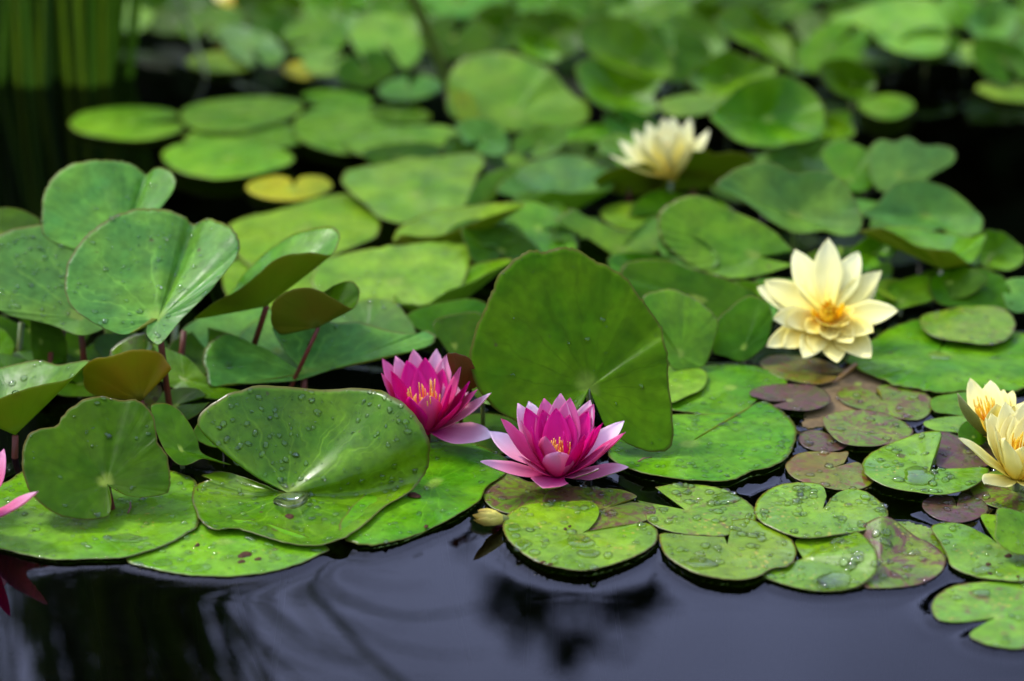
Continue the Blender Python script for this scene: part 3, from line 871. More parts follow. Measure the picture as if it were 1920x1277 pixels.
leaf('pad with a pointed upstanding lobe and a round puddle at its heart', (1742, 884),
     [(1752, 868, .6), (1762, 836, 1.3), (1764, 809, 1.9), (1734, 809, 1.6), (1704, 817, 1.1), (1667, 832, .8), (1630, 851), (1617, 869), (1620, 885), (1634, 898), (1667, 914), (1718, 924), (1768, 927), (1819, 916), (1850, 892), (1851, 878), (1802, 878), (1760, 879)], z=zl(3), ov='z', mat='bright', drops=70, **D)
leaf('yellowish pad with rusty edges and a notch beside the puddled pointed pad', (1560, 877),
     [(1583, 868), (1591, 847), (1570, 848), (1529, 846), (1495, 851), (1474, 869), (1477, 885), (1499, 901), (1549, 914), (1576, 919), (1617, 916), (1639, 901), (1625, 880), (1610, 867), (1595, 868)], z=zl(1), mat='ruddy', drops=12, **D)
MT_save = None
leaf('large rain-speckled pad lying under the upright dark leaf', (1290, 832),
     [(1140, 850), (1170, 875), (1230, 893), (1290, 901), (1340, 903), (1380, 898), (1410, 884), (1445, 876), (1475, 858), (1488, 835), (1494, 805), (1478, 780), (1445, 757), (1420, 755), (1390, 772), (1330, 776), (1280, 776), (1220, 785), (1170, 810)], z=zl(2), mat='green', notch=False, drops=230, dr=(.0005, .0024), wav=.012)
leaf('green pad lying behind the rain-speckled pad', (1372, 727),
     [(1250, 750), (1258, 700), (1300, 689), (1350, 684), (1420, 688), (1476, 714), (1452, 736), (1425, 747), (1390, 773), (1340, 779), (1290, 773), (1258, 768)], z=zl(1), mat='green', notch=False, drops=50, wav=.01)
leaf('yellow-green leaf lobe showing beside the upright dark leaf', (1275, 725), [(1248, 690), (1290, 686), (1324, 698), (1320, 725), (1290, 742), (1252, 752)], z=zl(3), mat='pale', notch=False, drops=6)
leaf('oval reddish-green pad just below the large cream flower', (1512, 697),
     [(1565, 700), (1581, 696), (1566, 684), (1529, 672), (1482, 666), (1442, 667), (1424, 681), (1448, 701), (1482, 713), (1529, 721), (1560, 715), (1572, 706)], z=zl(1), mat='ruddy', drops=8, **D)
leaf('dusky red pad with a side notch below the oval reddish pad', (1479, 752),
     [(1444, 752), (1405, 739), (1421, 726), (1455, 720), (1495, 720), (1536, 726), (1557, 745), (1549, 760), (1516, 770), (1475, 768), (1447, 760)], z=zl(2), mat='purple', drops=10, **D)
leaf('mottled pad with two lobes next to the wrinkled dark pad', (1654, 752),
     [(1648, 744), (1627, 728), (1600, 723), (1576, 730), (1569, 742), (1583, 756), (1617, 768), (1667, 781), (1718, 788), (1746, 773), (1751, 752), (1724, 731), (1684, 721), (1645, 724), (1652, 736)], z=zl(0), mat='mott', drops=14, **D)
leaf('purple-tinged oval pad between the mottled pads and the pointed pad', (1607, 804), [(1542, 785), (1566, 773), (1617, 768), (1667, 777), (1701, 795), (1712, 812), (1684, 828), (1634, 837), (1583, 832), (1556, 813)], z=zl(2), mat='mott', notch=False, drops=16, **D)
leaf('tiny dusky pad tucked under the purple-tinged oval pad', (1560, 828), [(1575, 824), (1536, 807), (1509, 809), (1497, 821), (1506, 836), (1533, 846), (1570, 845), (1594, 834)], z=zl(0), mat='purple', drops=8, **D)
leaf('plain green pad beside the turned-away cream lily', (1800, 760), [(1747, 748), (1785, 738), (1830, 736), (1870, 760), (1840, 782), (1785, 777), (1750, 770)], z=zl(1), mat='green', notch=False, drops=14)
leaf('green pad in front of the plain green pad under the cream lily', (1790, 798), [(1731, 793), (1761, 783), (1815, 781), (1860, 800), (1840, 830), (1798, 812), (1751, 806)], z=zl(1), mat='bright', notch=False, drops=14)
leaf('dark green lobe standing under the turned-away cream lily', (1825, 820), [(1797, 820), (1800, 800), (1815, 788), (1835, 790), (1850, 810), (1845, 832), (1815, 835)], Y=1.73, n=(0, -.4, .9), mat='deep', notch=False, stem=None)
leaf('dark purple pad under the long drooping cream petal', (1812, 846), [(1763, 812), (1800, 818), (1835, 828), (1870, 850), (1859, 870), (1819, 880), (1770, 877), (1752, 866)], z=zl(1), mat='purple', notch=False, drops=14, **D)
leaf('large wrinkled dark green pad right of the large cream flower', (1758, 665),
     [(1768, 640), (1750, 600), (1690, 606), (1630, 640), (1585, 672), (1600, 688), (1634, 705), (1677, 722), (1718, 729), (1760, 736), (1805, 733), (1860, 734), (1920, 731), (1985, 710), (2005, 665), (1960, 635), (1900, 618), (1830, 606), (1785, 620)], z=zl(1), mat='green', drops=60, wav=.03)
leaf('round yellow-green pad lying on the wrinkled dark pad', (1800, 612), [(1812, 641), (1852, 646), (1886, 637), (1904, 613), (1896, 590), (1873, 576), (1819, 572), (1768, 582), (1728, 593), (1731, 617), (1761, 634)], z=zl(4), mat='mottlt', notch=False, drops=40, wav=.012)
leaf('notched pad cut by the corner of the view on open water', (1868, 1157),
     [(1850, 1160), (1800, 1166), (1760, 1162), (1746, 1140), (1757, 1117), (1790, 1098), (1840, 1091), (1900, 1090), (1960, 1100), (1990, 1140), (1980, 1190), (1930, 1215), (1870, 1213), (1835, 1203), (1818, 1190), (1840, 1172)], z=zl(0), mat='mottlt', drops=40, **D)
leaf('brown dead leaf awash between reddish pads', (1610, 720), [(1560, 690), (1640, 690), (1660, 720), (1620, 770), (1560, 800), (1500, 800), (1530, 740)], z=.0012, mat='drown', under='brown', notch=False, stem=None, name='drowned_leaf', cat='dead leaf')
p0, p1 = at_z(1604, 684, .006), at_z(1545, 731, -.002)
sv, sf = tube([p0, (p0 + p1) / 2 + np.array([.001, 0, .001]), p1], [.0022, .002, .0014], 8)
o = mesh_obj('orange_twig', sv, sf, plain_mat('twig_orange', (.30, .17, .02), (.22, .10, .015), 60, .4), p0)
set_props(o, 'short orange-yellow bit of stalk afloat between reddish pads', 'stalk')

# ------------------------------------------------------------------ raised leaves behind, right of centre
leaf('dark glossy leaf with a pale sheen right of the upright leaf', (1275, 668), [(1205, 560), (1240, 544), (1264, 543), (1298, 556), (1328, 580), (1346, 603), (1342, 632), (1322, 684), (1290, 692), (1257, 687), (1240, 620)], Y=1.93, n=(.25, -.66, .7), mat='green', notch=False, bulge=.03, wav=.045, pleat=.05)
leaf('curled dark green leaf left of the large cream flower', (1395, 655), [(1346, 600), (1365, 580), (1400, 555), (1432, 563), (1448, 590), (1443, 627), (1432, 650), (1395, 676), (1358, 668), (1335, 655)], Y=1.97, n=(-.15, -.6, .78), mat='deep', notch=False, wav=.045, pleat=.05)
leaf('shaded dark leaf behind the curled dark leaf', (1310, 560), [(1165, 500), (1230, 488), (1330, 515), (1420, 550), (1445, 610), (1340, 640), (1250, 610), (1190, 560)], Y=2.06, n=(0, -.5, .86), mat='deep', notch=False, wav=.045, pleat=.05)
leaf('wide ribbed green leaf above the large cream flower', (1420, 480), [(1488, 470), (1449, 432), (1399, 405), (1358, 388), (1325, 371), (1294, 367), (1264, 378), (1240, 394), (1233, 418), (1240, 448), (1264, 472), (1294, 496), (1331, 513), (1375, 523, -.5), (1432, 514, -.5), (1490, 496)], Y=2.030, n=(-.12, -.62, .78), mat='green', bulge=-.03, wav=.045)
leaf('blue-green leaf with a wavy margin over the wide ribbed leaf', (1490, 405), [(1344, 347), (1364, 327), (1394, 310), (1428, 302), (1458, 309), (1489, 324), (1529, 321), (1559, 325), (1583, 341), (1601, 368), (1617, 415), (1610, 435), (1583, 443), (1543, 433), (1495, 438), (1448, 416), (1415, 392), (1381, 368)], Y=2.100, n=(0, -.6, .8), mat='glauc', notch=False, wav=.045, cd=2.2)
leaf('blue-green leaf with wavy front edge over the brown-flecked underside', (1735, 405), [(1617, 400), (1644, 381), (1677, 344), (1711, 336), (1741, 341), (1778, 354), (1819, 384), (1843, 412), (1833, 442), (1785, 443), (1765, 428), (1718, 440), (1667, 423)], Y=2.140, n=(.05, -.5, .86), mat='glauc', notch=False, wav=.045, cd=2.4)
leaf('ruffled blue-green leaf with a spreading flap at the back of the cluster', (1685, 330), [(1630, 285), (1650, 262), (1677, 266), (1704, 258), (1731, 273), (1768, 273), (1790, 283), (1788, 303), (1751, 327), (1720, 350), (1667, 362), (1637, 345)], Y=2.260, n=(.1, -.55, .83), mat='glauc', notch=False, wav=.045)
leaf('plain green leaf left of the ruffled blue-green leaf', (1595, 340), [(1540, 290), (1566, 263), (1600, 268), (1630, 290), (1640, 337), (1612, 360), (1576, 345)], Y=2.280, n=(-.1, -.55, .83), mat='green', notch=False, wav=.045, pleat=.05)
leaf('curled leaf with a brown-flecked olive underside above the round pad', (1765, 503), [(1612, 435, 0), (1650, 427, -.5), (1684, 441, -.8), (1718, 461, -1), (1751, 468, -1), (1785, 470, -.8), (1822, 492, .5), (1850, 443, 3.5), (1819, 445, 5), (1780, 440, 6.5), (1700, 425, 7), (1640, 425, 4)], Y=2.020, n=(0, -1, .02), up=(0, 0, 1), mat='green', under='olive', notch=False, wav=.045, pleat=.05)
leaf('rolled green leaf right of the large cream flower', (1690, 566), [(1645, 538), (1677, 529), (1718, 515), (1748, 521), (1757, 546), (1748, 564), (1684, 579), (1642, 571)], Y=2.02, n=(0, -.4, .9), mat='green', notch=False, wav=.045, pleat=.05)
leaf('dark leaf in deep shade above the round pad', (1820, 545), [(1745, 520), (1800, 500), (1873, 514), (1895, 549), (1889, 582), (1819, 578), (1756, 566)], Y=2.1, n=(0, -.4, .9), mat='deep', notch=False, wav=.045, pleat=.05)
leaf('small leaf tip at the outer end of the raised cluster', (1860, 492), [(1832, 474), (1860, 478), (1896, 486), (1890, 503), (1850, 505)], Y=2.15, n=(0, -.4, .9), mat='green', notch=False, wav=.045, pleat=.05)
leaf('wet leaf cut by the view above the wrinkled dark pad', (1930, 560), [(1880, 530), (1920, 520), (1970, 535), (1975, 575), (1920, 585), (1890, 578)], Y=2.08, n=(0, -.4, .9), mat='glauc', notch=False, wav=.045, pleat=.05)
leaf('bright green leaf with a yellow rolled edge left of the ribbed leaf', (1165, 470), [(1042, 414), (1058, 400), (1076, 393), (1109, 411), (1146, 425), (1183, 434), (1232, 405, 1), (1246, 460), (1213, 477), (1170, 488), (1143, 473), (1102, 446), (1062, 427)], Y=2.11, n=(0, -.5, .86), mat='green', under='green', notch=False, wav=.045)
leaf('olive underside leaf in front of the far cream flower', (1300, 352), [(1212, 335), (1222, 312), (1255, 290), (1320, 282), (1340, 289), (1380, 283), (1420, 294), (1402, 312), (1372, 332), (1325, 353), (1260, 357), (1222, 350)], Y=2.28, n=(0, .75, .66), mat='green', under='olive', notch=False, stem='red', wav=.045, pleat=.05)
leaf('smaller olive underside leaf left of the far cream flower', (1180, 352), [(1114, 337), (1140, 321), (1190, 308), (1222, 314), (1245, 345), (1222, 362), (1170, 366), (1130, 354)], Y=2.27, n=(0, .75, .66), mat='green', under='olive', notch=False, stem='red', wav=.045, pleat=.05)
leaf('grey-green leaf in the gap behind the wavy blue-green leaf', (1480, 310), [(1395, 295), (1480, 283), (1545, 298), (1565, 330), (1480, 335), (1420, 312)], Y=2.36, n=(0, -.3, .95), mat='glauc', notch=False, wav=.045, pleat=.05)
leaf('yellow-green pad seen under the far cream flower', (1175, 405), [(1125, 398), (1160, 380), (1215, 384), (1235, 405), (1190, 432), (1150, 424)], z=.02, mat='pale', notch=False)
leaf('light leaf with a turned-up dark green front edge left of the far cream flower', (1062, 404),
     [(930, 356, 0), (960, 366, -1), (994, 374, -1.2), (1027, 358, -1), (1064, 361, -1), (1118, 358, -.5), (1150, 352, 2), (1145, 322, 7), (1121, 309, 10), (1088, 291, 13), (1044, 289, 13), (994, 303, 11), (955, 328, 7)], Y=2.22, n=(0, -1, .02), up=(0, 0, 1), mat='glauc', under='green', notch=False, wav=.012)
leaf('strip of yellow-green folded leaf beside the light turned-up leaf', (980, 320), [(945, 296), (968, 288), (990, 300), (1015, 322), (1045, 346), (1015, 352), (985, 336), (960, 316)], Y=2.4, n=(0, -.6, .8), mat='pale', notch=False, wav=.045, pleat=.05)
leaf('olive folded leaf beside the broad pale leaf', (895, 392), [(876, 385), (888, 350), (915, 325), (972, 308), (968, 325), (945, 345), (920, 380)], Y=2.25, n=(.3, -.7, .6), up=(0, .5, .9), mat='green', under='olive', notch=False, wav=.045, pleat=.05)
leaf('broad pale green leaf in the middle of the far bed', (780, 365),
     [(640, 338), (657, 317), (707, 309), (741, 301), (768, 293), (810, 296), (855, 288), (896, 285), (910, 303), (897, 323), (883, 364), (870, 388), (829, 405), (775, 419), (717, 411), (687, 385), (660, 364)], Y=2.3, n=(0, -.12, .99), mat='pale', notch=False, bulge=-.01, wav=.02)
leaf('olive-backed leaf edge in front of the broad pale leaf', (850, 466),
     [(738, 456, 0), (752, 440, -.5), (790, 444, -1), (830, 440, -1.2), (880, 420, -1.2), (935, 400, -1), (985, 385, .5), (950, 378, 5), (880, 385, 8), (800, 400, 8), (745, 430, 4)], Y=2.1, n=(0, -1, .02), up=(0, 0, 1), mat='pale', under='olive', notch=False, wav=.04, pleat=.04)
leaf('large pale leaf with shiny patches left of the upright leaf', (740, 530), [(585, 535), (602, 491), (642, 478), (686, 468), (737, 460), (821, 455), (878, 456), (883, 481), (868, 535), (838, 548), (797, 575), (747, 575), (686, 568), (630, 572)], Y=2.02, n=(0, -.2, .98), mat='pale', notch=False, wav=.045, drops=20)
leaf('bright green turned-up leaf edge below the large pale leaf', (815, 606),
     [(742, 568, 0), (765, 570, -.8), (797, 571, -1), (820, 558, -1), (842, 544, -1), (880, 530, -1), (915, 512, -.8), (960, 490, .5), (940, 485, 5), (880, 500, 8), (800, 520, 8), (745, 548, 4)], Y=1.97, n=(0, -1, .02), up=(0, 0, 1), mat='green', under='green', notch=False, wav=.04, pleat=.04)
leaf('floating pale pad behind the folded olive leaf', (570, 430), [(425, 425), (470, 405), (520, 395), (600, 370), (660, 364), (702, 385), (712, 420), (703, 446), (640, 472), (570, 500), (480, 505), (438, 470)], z=.006, mat='pale', notch=False, wav=.012)
leaf('pale pad in the shade behind the blue-green leaf fold', (500, 520), [(420, 500), (480, 480), (560, 480), (610, 510), (590, 560), (500, 580), (430, 560)], z=.004, mat='pale', notch=False, wav=.01)
leaf('oval yellow-green pad floating alone nearest the reeds', (250, 230), [(345, 232), (340, 245), (310, 256), (260, 263), (200, 259), (150, 249), (130, 233), (145, 215), (190, 203), (250, 199), (310, 204), (342, 218)], z=zl(1), mat='pale', wav=.008)
leaf('light green pad touching the oval pad by the reeds', (450, 212), [(338, 212), (362, 195), (430, 184), (500, 181), (558, 189), (566, 206), (530, 226), (450, 246), (380, 246), (346, 232)], z=zl(2), mat='pale', notch=False, wav=.01)
leaf('light green pad overlapped by two pads in the reed-side group', (470, 252), [(345, 256), (400, 236), (500, 230), (572, 240), (578, 262), (520, 278), (440, 276), (365, 270)], z=zl(0), mat='pale', notch=False, wav=.01)
leaf('light pad lying on top at the front of the reed-side group', (430, 295), [(303, 292), (320, 275), (370, 264), (450, 259), (530, 279), (552, 298), (530, 313), (460, 331), (400, 336), (330, 319)], z=zl(3), mat='pale', notch=False, wav=.01)
leaf('small two-lobed yellowing pad on dark water', (550, 352), [(546, 336), (520, 329), (480, 335), (461, 350), (472, 364), (500, 373), (550, 376), (595, 368), (623, 349), (605, 331), (570, 330), (556, 338)], z=zl(1), mat='yellow', wav=.01)
leaf('broad pale pad joining the reed-side group to the far bed', (640, 240), [(555, 222), (600, 200), (660, 194), (720, 204), (762, 225), (745, 262), (680, 288), (610, 282), (556, 258)], z=zl(2), mat='pale', notch=False, wav=.02)
leaf('wide flat pad with a dark front edge beyond the broad pale leaf', (770, 262), [(645, 268), (700, 247), (780, 234), (850, 243), (874, 262), (800, 282, -1), (740, 300, -1), (680, 292, -1)], Y=2.5, n=(0, -.1, .99), mat='pale', notch=False, wav=.045, pleat=.05)
leaf('shaded green leaf under the wide flat pad', (745, 295), [(680, 288), (720, 272), (800, 268), (830, 285), (790, 312), (720, 318)], Y=2.42, n=(0, -.3, .95), mat='deep', notch=False, wav=.045, pleat=.05)
leaf('large rounded pale leaf standing far back in the middle', (965, 215), [(842, 215), (838, 162), (843, 135), (869, 111), (909, 98), (943, 97), (994, 111), (1037, 138), (1078, 175), (1106, 202), (1088, 233), (1010, 247), (943, 243), (896, 237)], Y=2.58, n=(0, -.5, .86), mat='pale', notch=False, bulge=.02, wav=.045, pleat=.05)
leaf('narrow mustard-coloured leaf leaning on the large rounded leaf', (880, 240), [(842, 172), (865, 168), (886, 180), (899, 212), (897, 250), (880, 252), (858, 220)], Y=2.5, n=(.2, -.8, .5), mat='yellow', under='amber', notch=False, wav=.045, pleat=.05)
leaf('flat yellow-green pad at the foot of the large rounded leaf', (1110, 252), [(1040, 255), (1090, 236), (1165, 233), (1174, 250), (1120, 268), (1060, 268)], z=.012, mat='green', notch=False)
leaf('upright blue-green leaf high in the far cluster', (1190, 120), [(1084, 57), (1101, 37), (1138, 29), (1185, 37), (1229, 71), (1260, 111), (1258, 142), (1212, 150), (1165, 132), (1118, 110), (1092, 86)], Y=2.650, n=(.25, -.65, .7), mat='green', notch=False, cd=3.1, wav=.045, pleat=.05)
leaf('cupped light leaf below the upright blue-green far leaf', (1160, 175), [(1080, 126), (1111, 110), (1145, 124), (1195, 143), (1242, 150), (1225, 180), (1235, 208, -1), (1180, 217, -1), (1128, 200, -1), (1094, 172)], Y=2.550, n=(.05, -.55, .83), mat='green', notch=False, cd=3.1, wav=.045, pleat=.05)
leaf('large cupped leaf with a dark hollow behind the far cream flower', (1440, 225), [(1332, 216), (1364, 182), (1398, 155), (1468, 140), (1516, 166), (1540, 195), (1547, 229), (1536, 257), (1482, 268), (1431, 275), (1381, 264), (1347, 237)], Y=2.360, n=(.15, -.6, .78), mat='green', notch=False, cd=3.8, wav=.045, pleat=.05)
leaf('folded leaf left of the large cupped leaf', (1365, 150), [(1291, 145), (1324, 114), (1364, 97), (1415, 111), (1458, 125), (1444, 146), (1398, 160), (1364, 183), (1330, 180), (1305, 165)], Y=2.510, n=(.1, -.5, .86), mat='green', notch=False, cd=3.1, wav=.045, pleat=.05)
leaf('light green strip of leaf above the far cream flower', (1300, 198), [(1236, 192), (1290, 176), (1345, 180), (1372, 188), (1330, 212), (1260, 217)], Y=2.450, n=(0, -.3, .95), mat='pale', notch=False, wav=.045, pleat=.05)
leaf('pointed light leaf folded toward the large cupped leaf', (1420, 60), [(1340, 37), (1361, 19), (1398, 5), (1431, 27), (1468, 54), (1483, 77), (1486, 130), (1455, 115), (1415, 92), (1374, 72), (1351, 54)], Y=2.670, n=(.1, -.6, .8), mat='green', notch=False, cd=2.6, wav=.045, pleat=.05)
leaf('wide light flat leaf beyond the pointed light leaf', (1680, 55), [(1554, 34), (1617, 12), (1684, -4), (1751, 0), (1780, 50), (1764, 103), (1684, 99), (1644, 76), (1605, 50)], Y=2.790, n=(0, -.25, .97), mat='pale', notch=False, wav=.045, pleat=.05)
leaf('dark folded leaf hanging over the muddy open water', (1600, 160), [(1535, 125), (1566, 110), (1600, 113), (1641, 145), (1636, 174), (1610, 190), (1576, 180), (1548, 158)], Y=2.510, n=(.2, -.6, .78), mat='deep', notch=False, cd=2.6, wav=.045, pleat=.05)
leaf('light tongue of leaf lying on the muddy open water', (1660, 202), [(1612, 190), (1660, 177), (1701, 184), (1715, 202), (1684, 221), (1645, 221), (1615, 205)], z=.01, mat='green', notch=False)
leaf('blue-green cupped leaf at the far corner away from the reeds', (1860, 45), [(1812, 42), (1836, 12), (1869, -6), (1902, 18), (1906, 54), (1886, 76), (1846, 83)], Y=2.810, n=(0, -.5, .86), mat='glauc', notch=False, cd=3.1, wav=.045, pleat=.05)
leaf('light leaf below the far corner cupped leaf', (1812, 100), [(1763, 99), (1812, 80), (1861, 90), (1854, 112), (1802, 120)], Y=2.770, n=(0, -.3, .95), mat='pale', notch=False, wav=.045, pleat=.05)
leaf('narrow bright pad on dark water in the far corner', (1890, 172), [(1830, 165), (1859, 153), (1920, 154), (1985, 165), (1975, 192), (1920, 191), (1872, 186), (1846, 176)], z=zl(1), mat='pale', notch=False)
# far bed, out of focus
leaf('yellowish leaf edge beside the reeds at the back', (245, 30), ell(245, 28, 45, 34, 0, 70), Y=2.95, n=(0, -.4, .9), mat='pale')
leaf('blurred mid-green leaf under the far white lily', (395, 45), ell(395, 44, 66, 32, -8, 250), Y=2.95, n=(0, -.5, .86), mat='green')
leaf('flat oval pad on dark water behind the bent reed stalk', (425, 115), ell(418, 116, 68, 19, 0, 20), z=.006, mat='pale')
leaf('broad mid-green far leaf over a dark gap', (590, 72), ell(590, 68, 62, 36, -5, 200), Y=2.9, n=(0, -.5, .86), mat='green')
leaf('yellow spotted far pad at the dark water', (560, 132), ell(570, 132, 40, 16, 4, 10), z=.008, mat='yellow')
leaf('light leaf between the yellow spotted far pad and the slanting stalk', (610, 118), ell(612, 116, 46, 26, 0, 40), Y=2.74, n=(0, -.3, .95), mat='pale')
leaf('dark folded far leaf left of the slanting stalk', (685, 130), ell(685, 128, 56, 34, -8, 100), Y=2.7, n=(.1, -.5, .86), mat='deep')
leaf('broad light leaf touching the slanting stalk', (720, 80), ell(725, 78, 72, 52, 20, 300), Y=2.75, n=(0, -.45, .9), mat='pale')
leaf('bright boat-shaped far leaf below the slanting stalk', (765, 165), ell(770, 165, 62, 24, -6, 80), Y=2.62, n=(0, -.3, .95), mat='green')
leaf('dark shaded far leaf beyond the slanting stalk', (850, 72), ell(855, 70, 75, 42, 4, 80), Y=2.82, n=(0, -.45, .9), mat='deep')
leaf('broad mid-green leaf at the very back above the large rounded leaf', (860, 5), ell(850, 5, 105, 30, -4, 80), Y=2.98, n=(0, -.35, .94), mat='green')
leaf('green far pad between the pale pads and the slanting stalk', (620, 185), ell(630, 186, 68, 18, 3, 200), z=.006, mat='green')
leaf('olive-tinged far pad at the foot of the slanting stalk', (740, 212), ell(750, 214, 58, 18, 4, 200), z=.010, mat='green', under='olive')
FAR_LOOK = {'green': 'mid-green', 'glauc': 'blue-green', 'deep': 'dark green', 'pale': 'light yellow-green'}
fr = random.Random(11)
spots = [(500, 15), (560, 22), (640, 20), (690, 5), (500, 62), (470, 85), (960, 40), (1000, 5), (1040, 60), (1010, 85), (1080, 10), (1160, 0), (1240, 30), (1290, 5), (1300, 70), (1260, 95),
         (1480, 15), (1540, 50), (1560, 90), (1500, 100), (1600, 40), (1620, 85), (1740, 80), (1790, 20), (1900, 60), (1880, 110), (930, 60), (1330, 30), (1210, 10), (1120, 5), (350, 5), (300, 20), (520, 40), (760, 30), (1660, -20), (1840, -25), (1400, -20), (1050, -30), (900, -25), (600, -30), (450, -40), (1250, -40), (1530, -35), (1750, -45), (1940, 20), (1950, 100)]
for (px, py) in spots:
    rx = fr.uniform(48, 78)
    yy = at_z(px, py, 0)[1] - fr.uniform(.03, .2)
    t = fr.uniform(.3, .75)
    mk = fr.choice(['green', 'green', 'glauc', 'deep', 'green', 'deep', 'deep'])
    leaf('out-of-focus %s leaf crowded at the very back of the lily bed' % FAR_LOOK[mk], (px, py), ell(px, py + 2, rx, rx * fr.uniform(.42, .72), fr.uniform(-30, 30), fr.uniform(0, 360), k=10, wob=.12),
         Y=yy, n=(fr.uniform(-.45, .45), -t, .8), mat=mk, per=5, rings=6, group='%s leaves at the back of the lily bed' % FAR_LOOK[mk], cd=fr.uniform(-.5, 2.5), wav=.06, pleat=.07, name='lily_leaf')
# shaded growth low under the raised leaves
fr = random.Random(23)
low = [(1010, 430), (1150, 530), (1270, 500), (1460, 560), (1240, 400), (1380, 350), (1600, 500), (1640, 400),
       (1780, 530), (940, 470), (1100, 300), (1540, 250), (1190, 240), (900, 290)]
for (px, py) in low:
    rx = fr.uniform(55, 85)
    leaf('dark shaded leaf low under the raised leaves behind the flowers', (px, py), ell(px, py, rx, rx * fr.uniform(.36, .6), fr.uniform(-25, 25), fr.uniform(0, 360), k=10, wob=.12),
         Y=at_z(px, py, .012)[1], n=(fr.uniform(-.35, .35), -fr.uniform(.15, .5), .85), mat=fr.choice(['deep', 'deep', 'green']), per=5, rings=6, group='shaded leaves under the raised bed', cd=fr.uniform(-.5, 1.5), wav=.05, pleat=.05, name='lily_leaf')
low = [(70, 690), (150, 660), (230, 660), (330, 680), (390, 660), (330, 760), (150, 720), (420, 800), (60, 620), (260, 640), (20, 700)]
for (px, py) in low:
    rx = fr.uniform(55, 80)
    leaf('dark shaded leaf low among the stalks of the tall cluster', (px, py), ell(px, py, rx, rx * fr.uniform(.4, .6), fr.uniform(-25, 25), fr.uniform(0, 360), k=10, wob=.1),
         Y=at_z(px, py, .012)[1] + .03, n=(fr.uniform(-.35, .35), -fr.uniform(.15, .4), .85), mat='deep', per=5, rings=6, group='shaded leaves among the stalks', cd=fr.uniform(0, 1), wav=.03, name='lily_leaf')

# rot spots and bits lying on the flat pads
ROT = plain_mat('rot_brown', (.028, .010, .004), (.06, .024, .008), 400, .7, spec=.1)
TWIG = plain_mat('twig_brown', (.16, .07, .02), (.09, .04, .015), 300, .6)
def pad_root(lab):
    return next(o for o in COL.objects if o.get('label') == lab)
def rot_spot(lab, px, py, rx, ry, z):
    root = pad_root(lab)
    c = at_z(px, py, z + .0006)
    ex = at_z(px + rx, py, z)[0] - at_z(px, py, z)[0]
    ey = at_z(px, py, z)[1] - at_z(px, py + ry, z)[1]
    rn = random.Random(px)
    vs, fs = [], []
    for k, (f, h) in enumerate(((1.0, -.0007), (.8, .0), (.45, .0001))):
        for i in range(14):
            a = i / 14 * 2 * math.pi
            w = 1 + .18 * math.sin(2 * a + px) + .1 * math.sin(3 * a + py)
            vs.append((c[0] + ex * f * w * math.cos(a), c[1] + ey * f * w * math.sin(a), c[2] + h))
    for k in range(2):
        for i in range(14):
            j = (i + 1) % 14
            fs.append((k * 14 + i, k * 14 + j, k * 14 + 14 + j, k * 14 + 14 + i))
    fs.append(tuple(range(28, 42)))
    mesh_obj('rot_spot', vs, fs, ROT, c, root)
for q in ((459, 1039, 13, 7), (453, 1052, 7, 4), (484, 1047, 7, 3), (370, 1021, 5, 3)):
    rot_spot('pad with dark brown rot spots on the open water edge', *q, zl(0))
for q in ((1891, 1041, 8, 4), (1853, 1057, 6, 3), (1857, 1074, 5, 2), (1909, 1080, 4, 2)):
    rot_spot('bright notched pad with brown pits at the frame edge', *q, zl(1))
for q in ((543, 967, 8, 5),):
    rot_spot('big wet leaf with its back half folded up and a torn notch', *q, zl(2) + .0015)
for q in ((776, 927, 13, 5), (799, 986, 4, 3)):
    rot_spot('dark green wet pad with a rolled pale front edge below the magenta flower', *q, zl(1) + .001)
for q in ((1060, 991, 4, 2), (1068, 986, 3, 2), (1018, 1053, 6, 2), (1032, 1057, 5, 2)):
    rot_spot('round yellow-spotted pad with large raindrops in front of the magenta flower', *q, zl(2))
for lab, pts in (('forked brown bit of twig lying on the wide wet pad', ((240, 962), (245, 950), (244, 942))),
                 ('short straw-like brown twig on the large rain-speckled pad', ((1196, 866), (1206, 860), (1222, 858)))):
    pp = [at_z(x, y, zl(1) + .0022) for x, y in pts]
    sv, sf = tube(pp, [.0007, .0009, .0006], 6)
    o = mesh_obj('fallen_twig', sv, sf, TWIG, pp[0])
    set_props(o, lab, 'twig')

fr = random.Random(41)
mid = [(905, 255), (1010, 265), (1180, 285), (1500, 285), (1560, 240), (1330, 400), (1010, 395), (940, 440), (1290, 470), (1080, 430), (1540, 490), (1640, 470), (1210, 500), (1130, 560),
       (1250, 545), (1860, 470), (1690, 545), (880, 440), (1400, 545), (1620, 300)]
for (px, py) in mid:
    rx = fr.uniform(42, 66)
    mk = fr.choice(['green', 'glauc', 'green', 'pale'])
    leaf('small raised leaf squeezed between the larger leaves of the raised bed', (px, py + rx * .12), ell(px, py, rx, rx * fr.uniform(.4, .62), fr.uniform(-28, 28), fr.uniform(200, 340), k=11, wob=.1),
         Y=at_z(px, py, fr.uniform(.02, .045))[1], n=(fr.uniform(-.45, .45), -fr.uniform(.25, .65), .8), mat=mk, under=fr.choice(['olive', 'green']), per=5, rings=7, group='small leaves squeezed into the raised bed', cd=fr.uniform(1, 2.4), wav=.05, pleat=.08, name='lily_leaf')

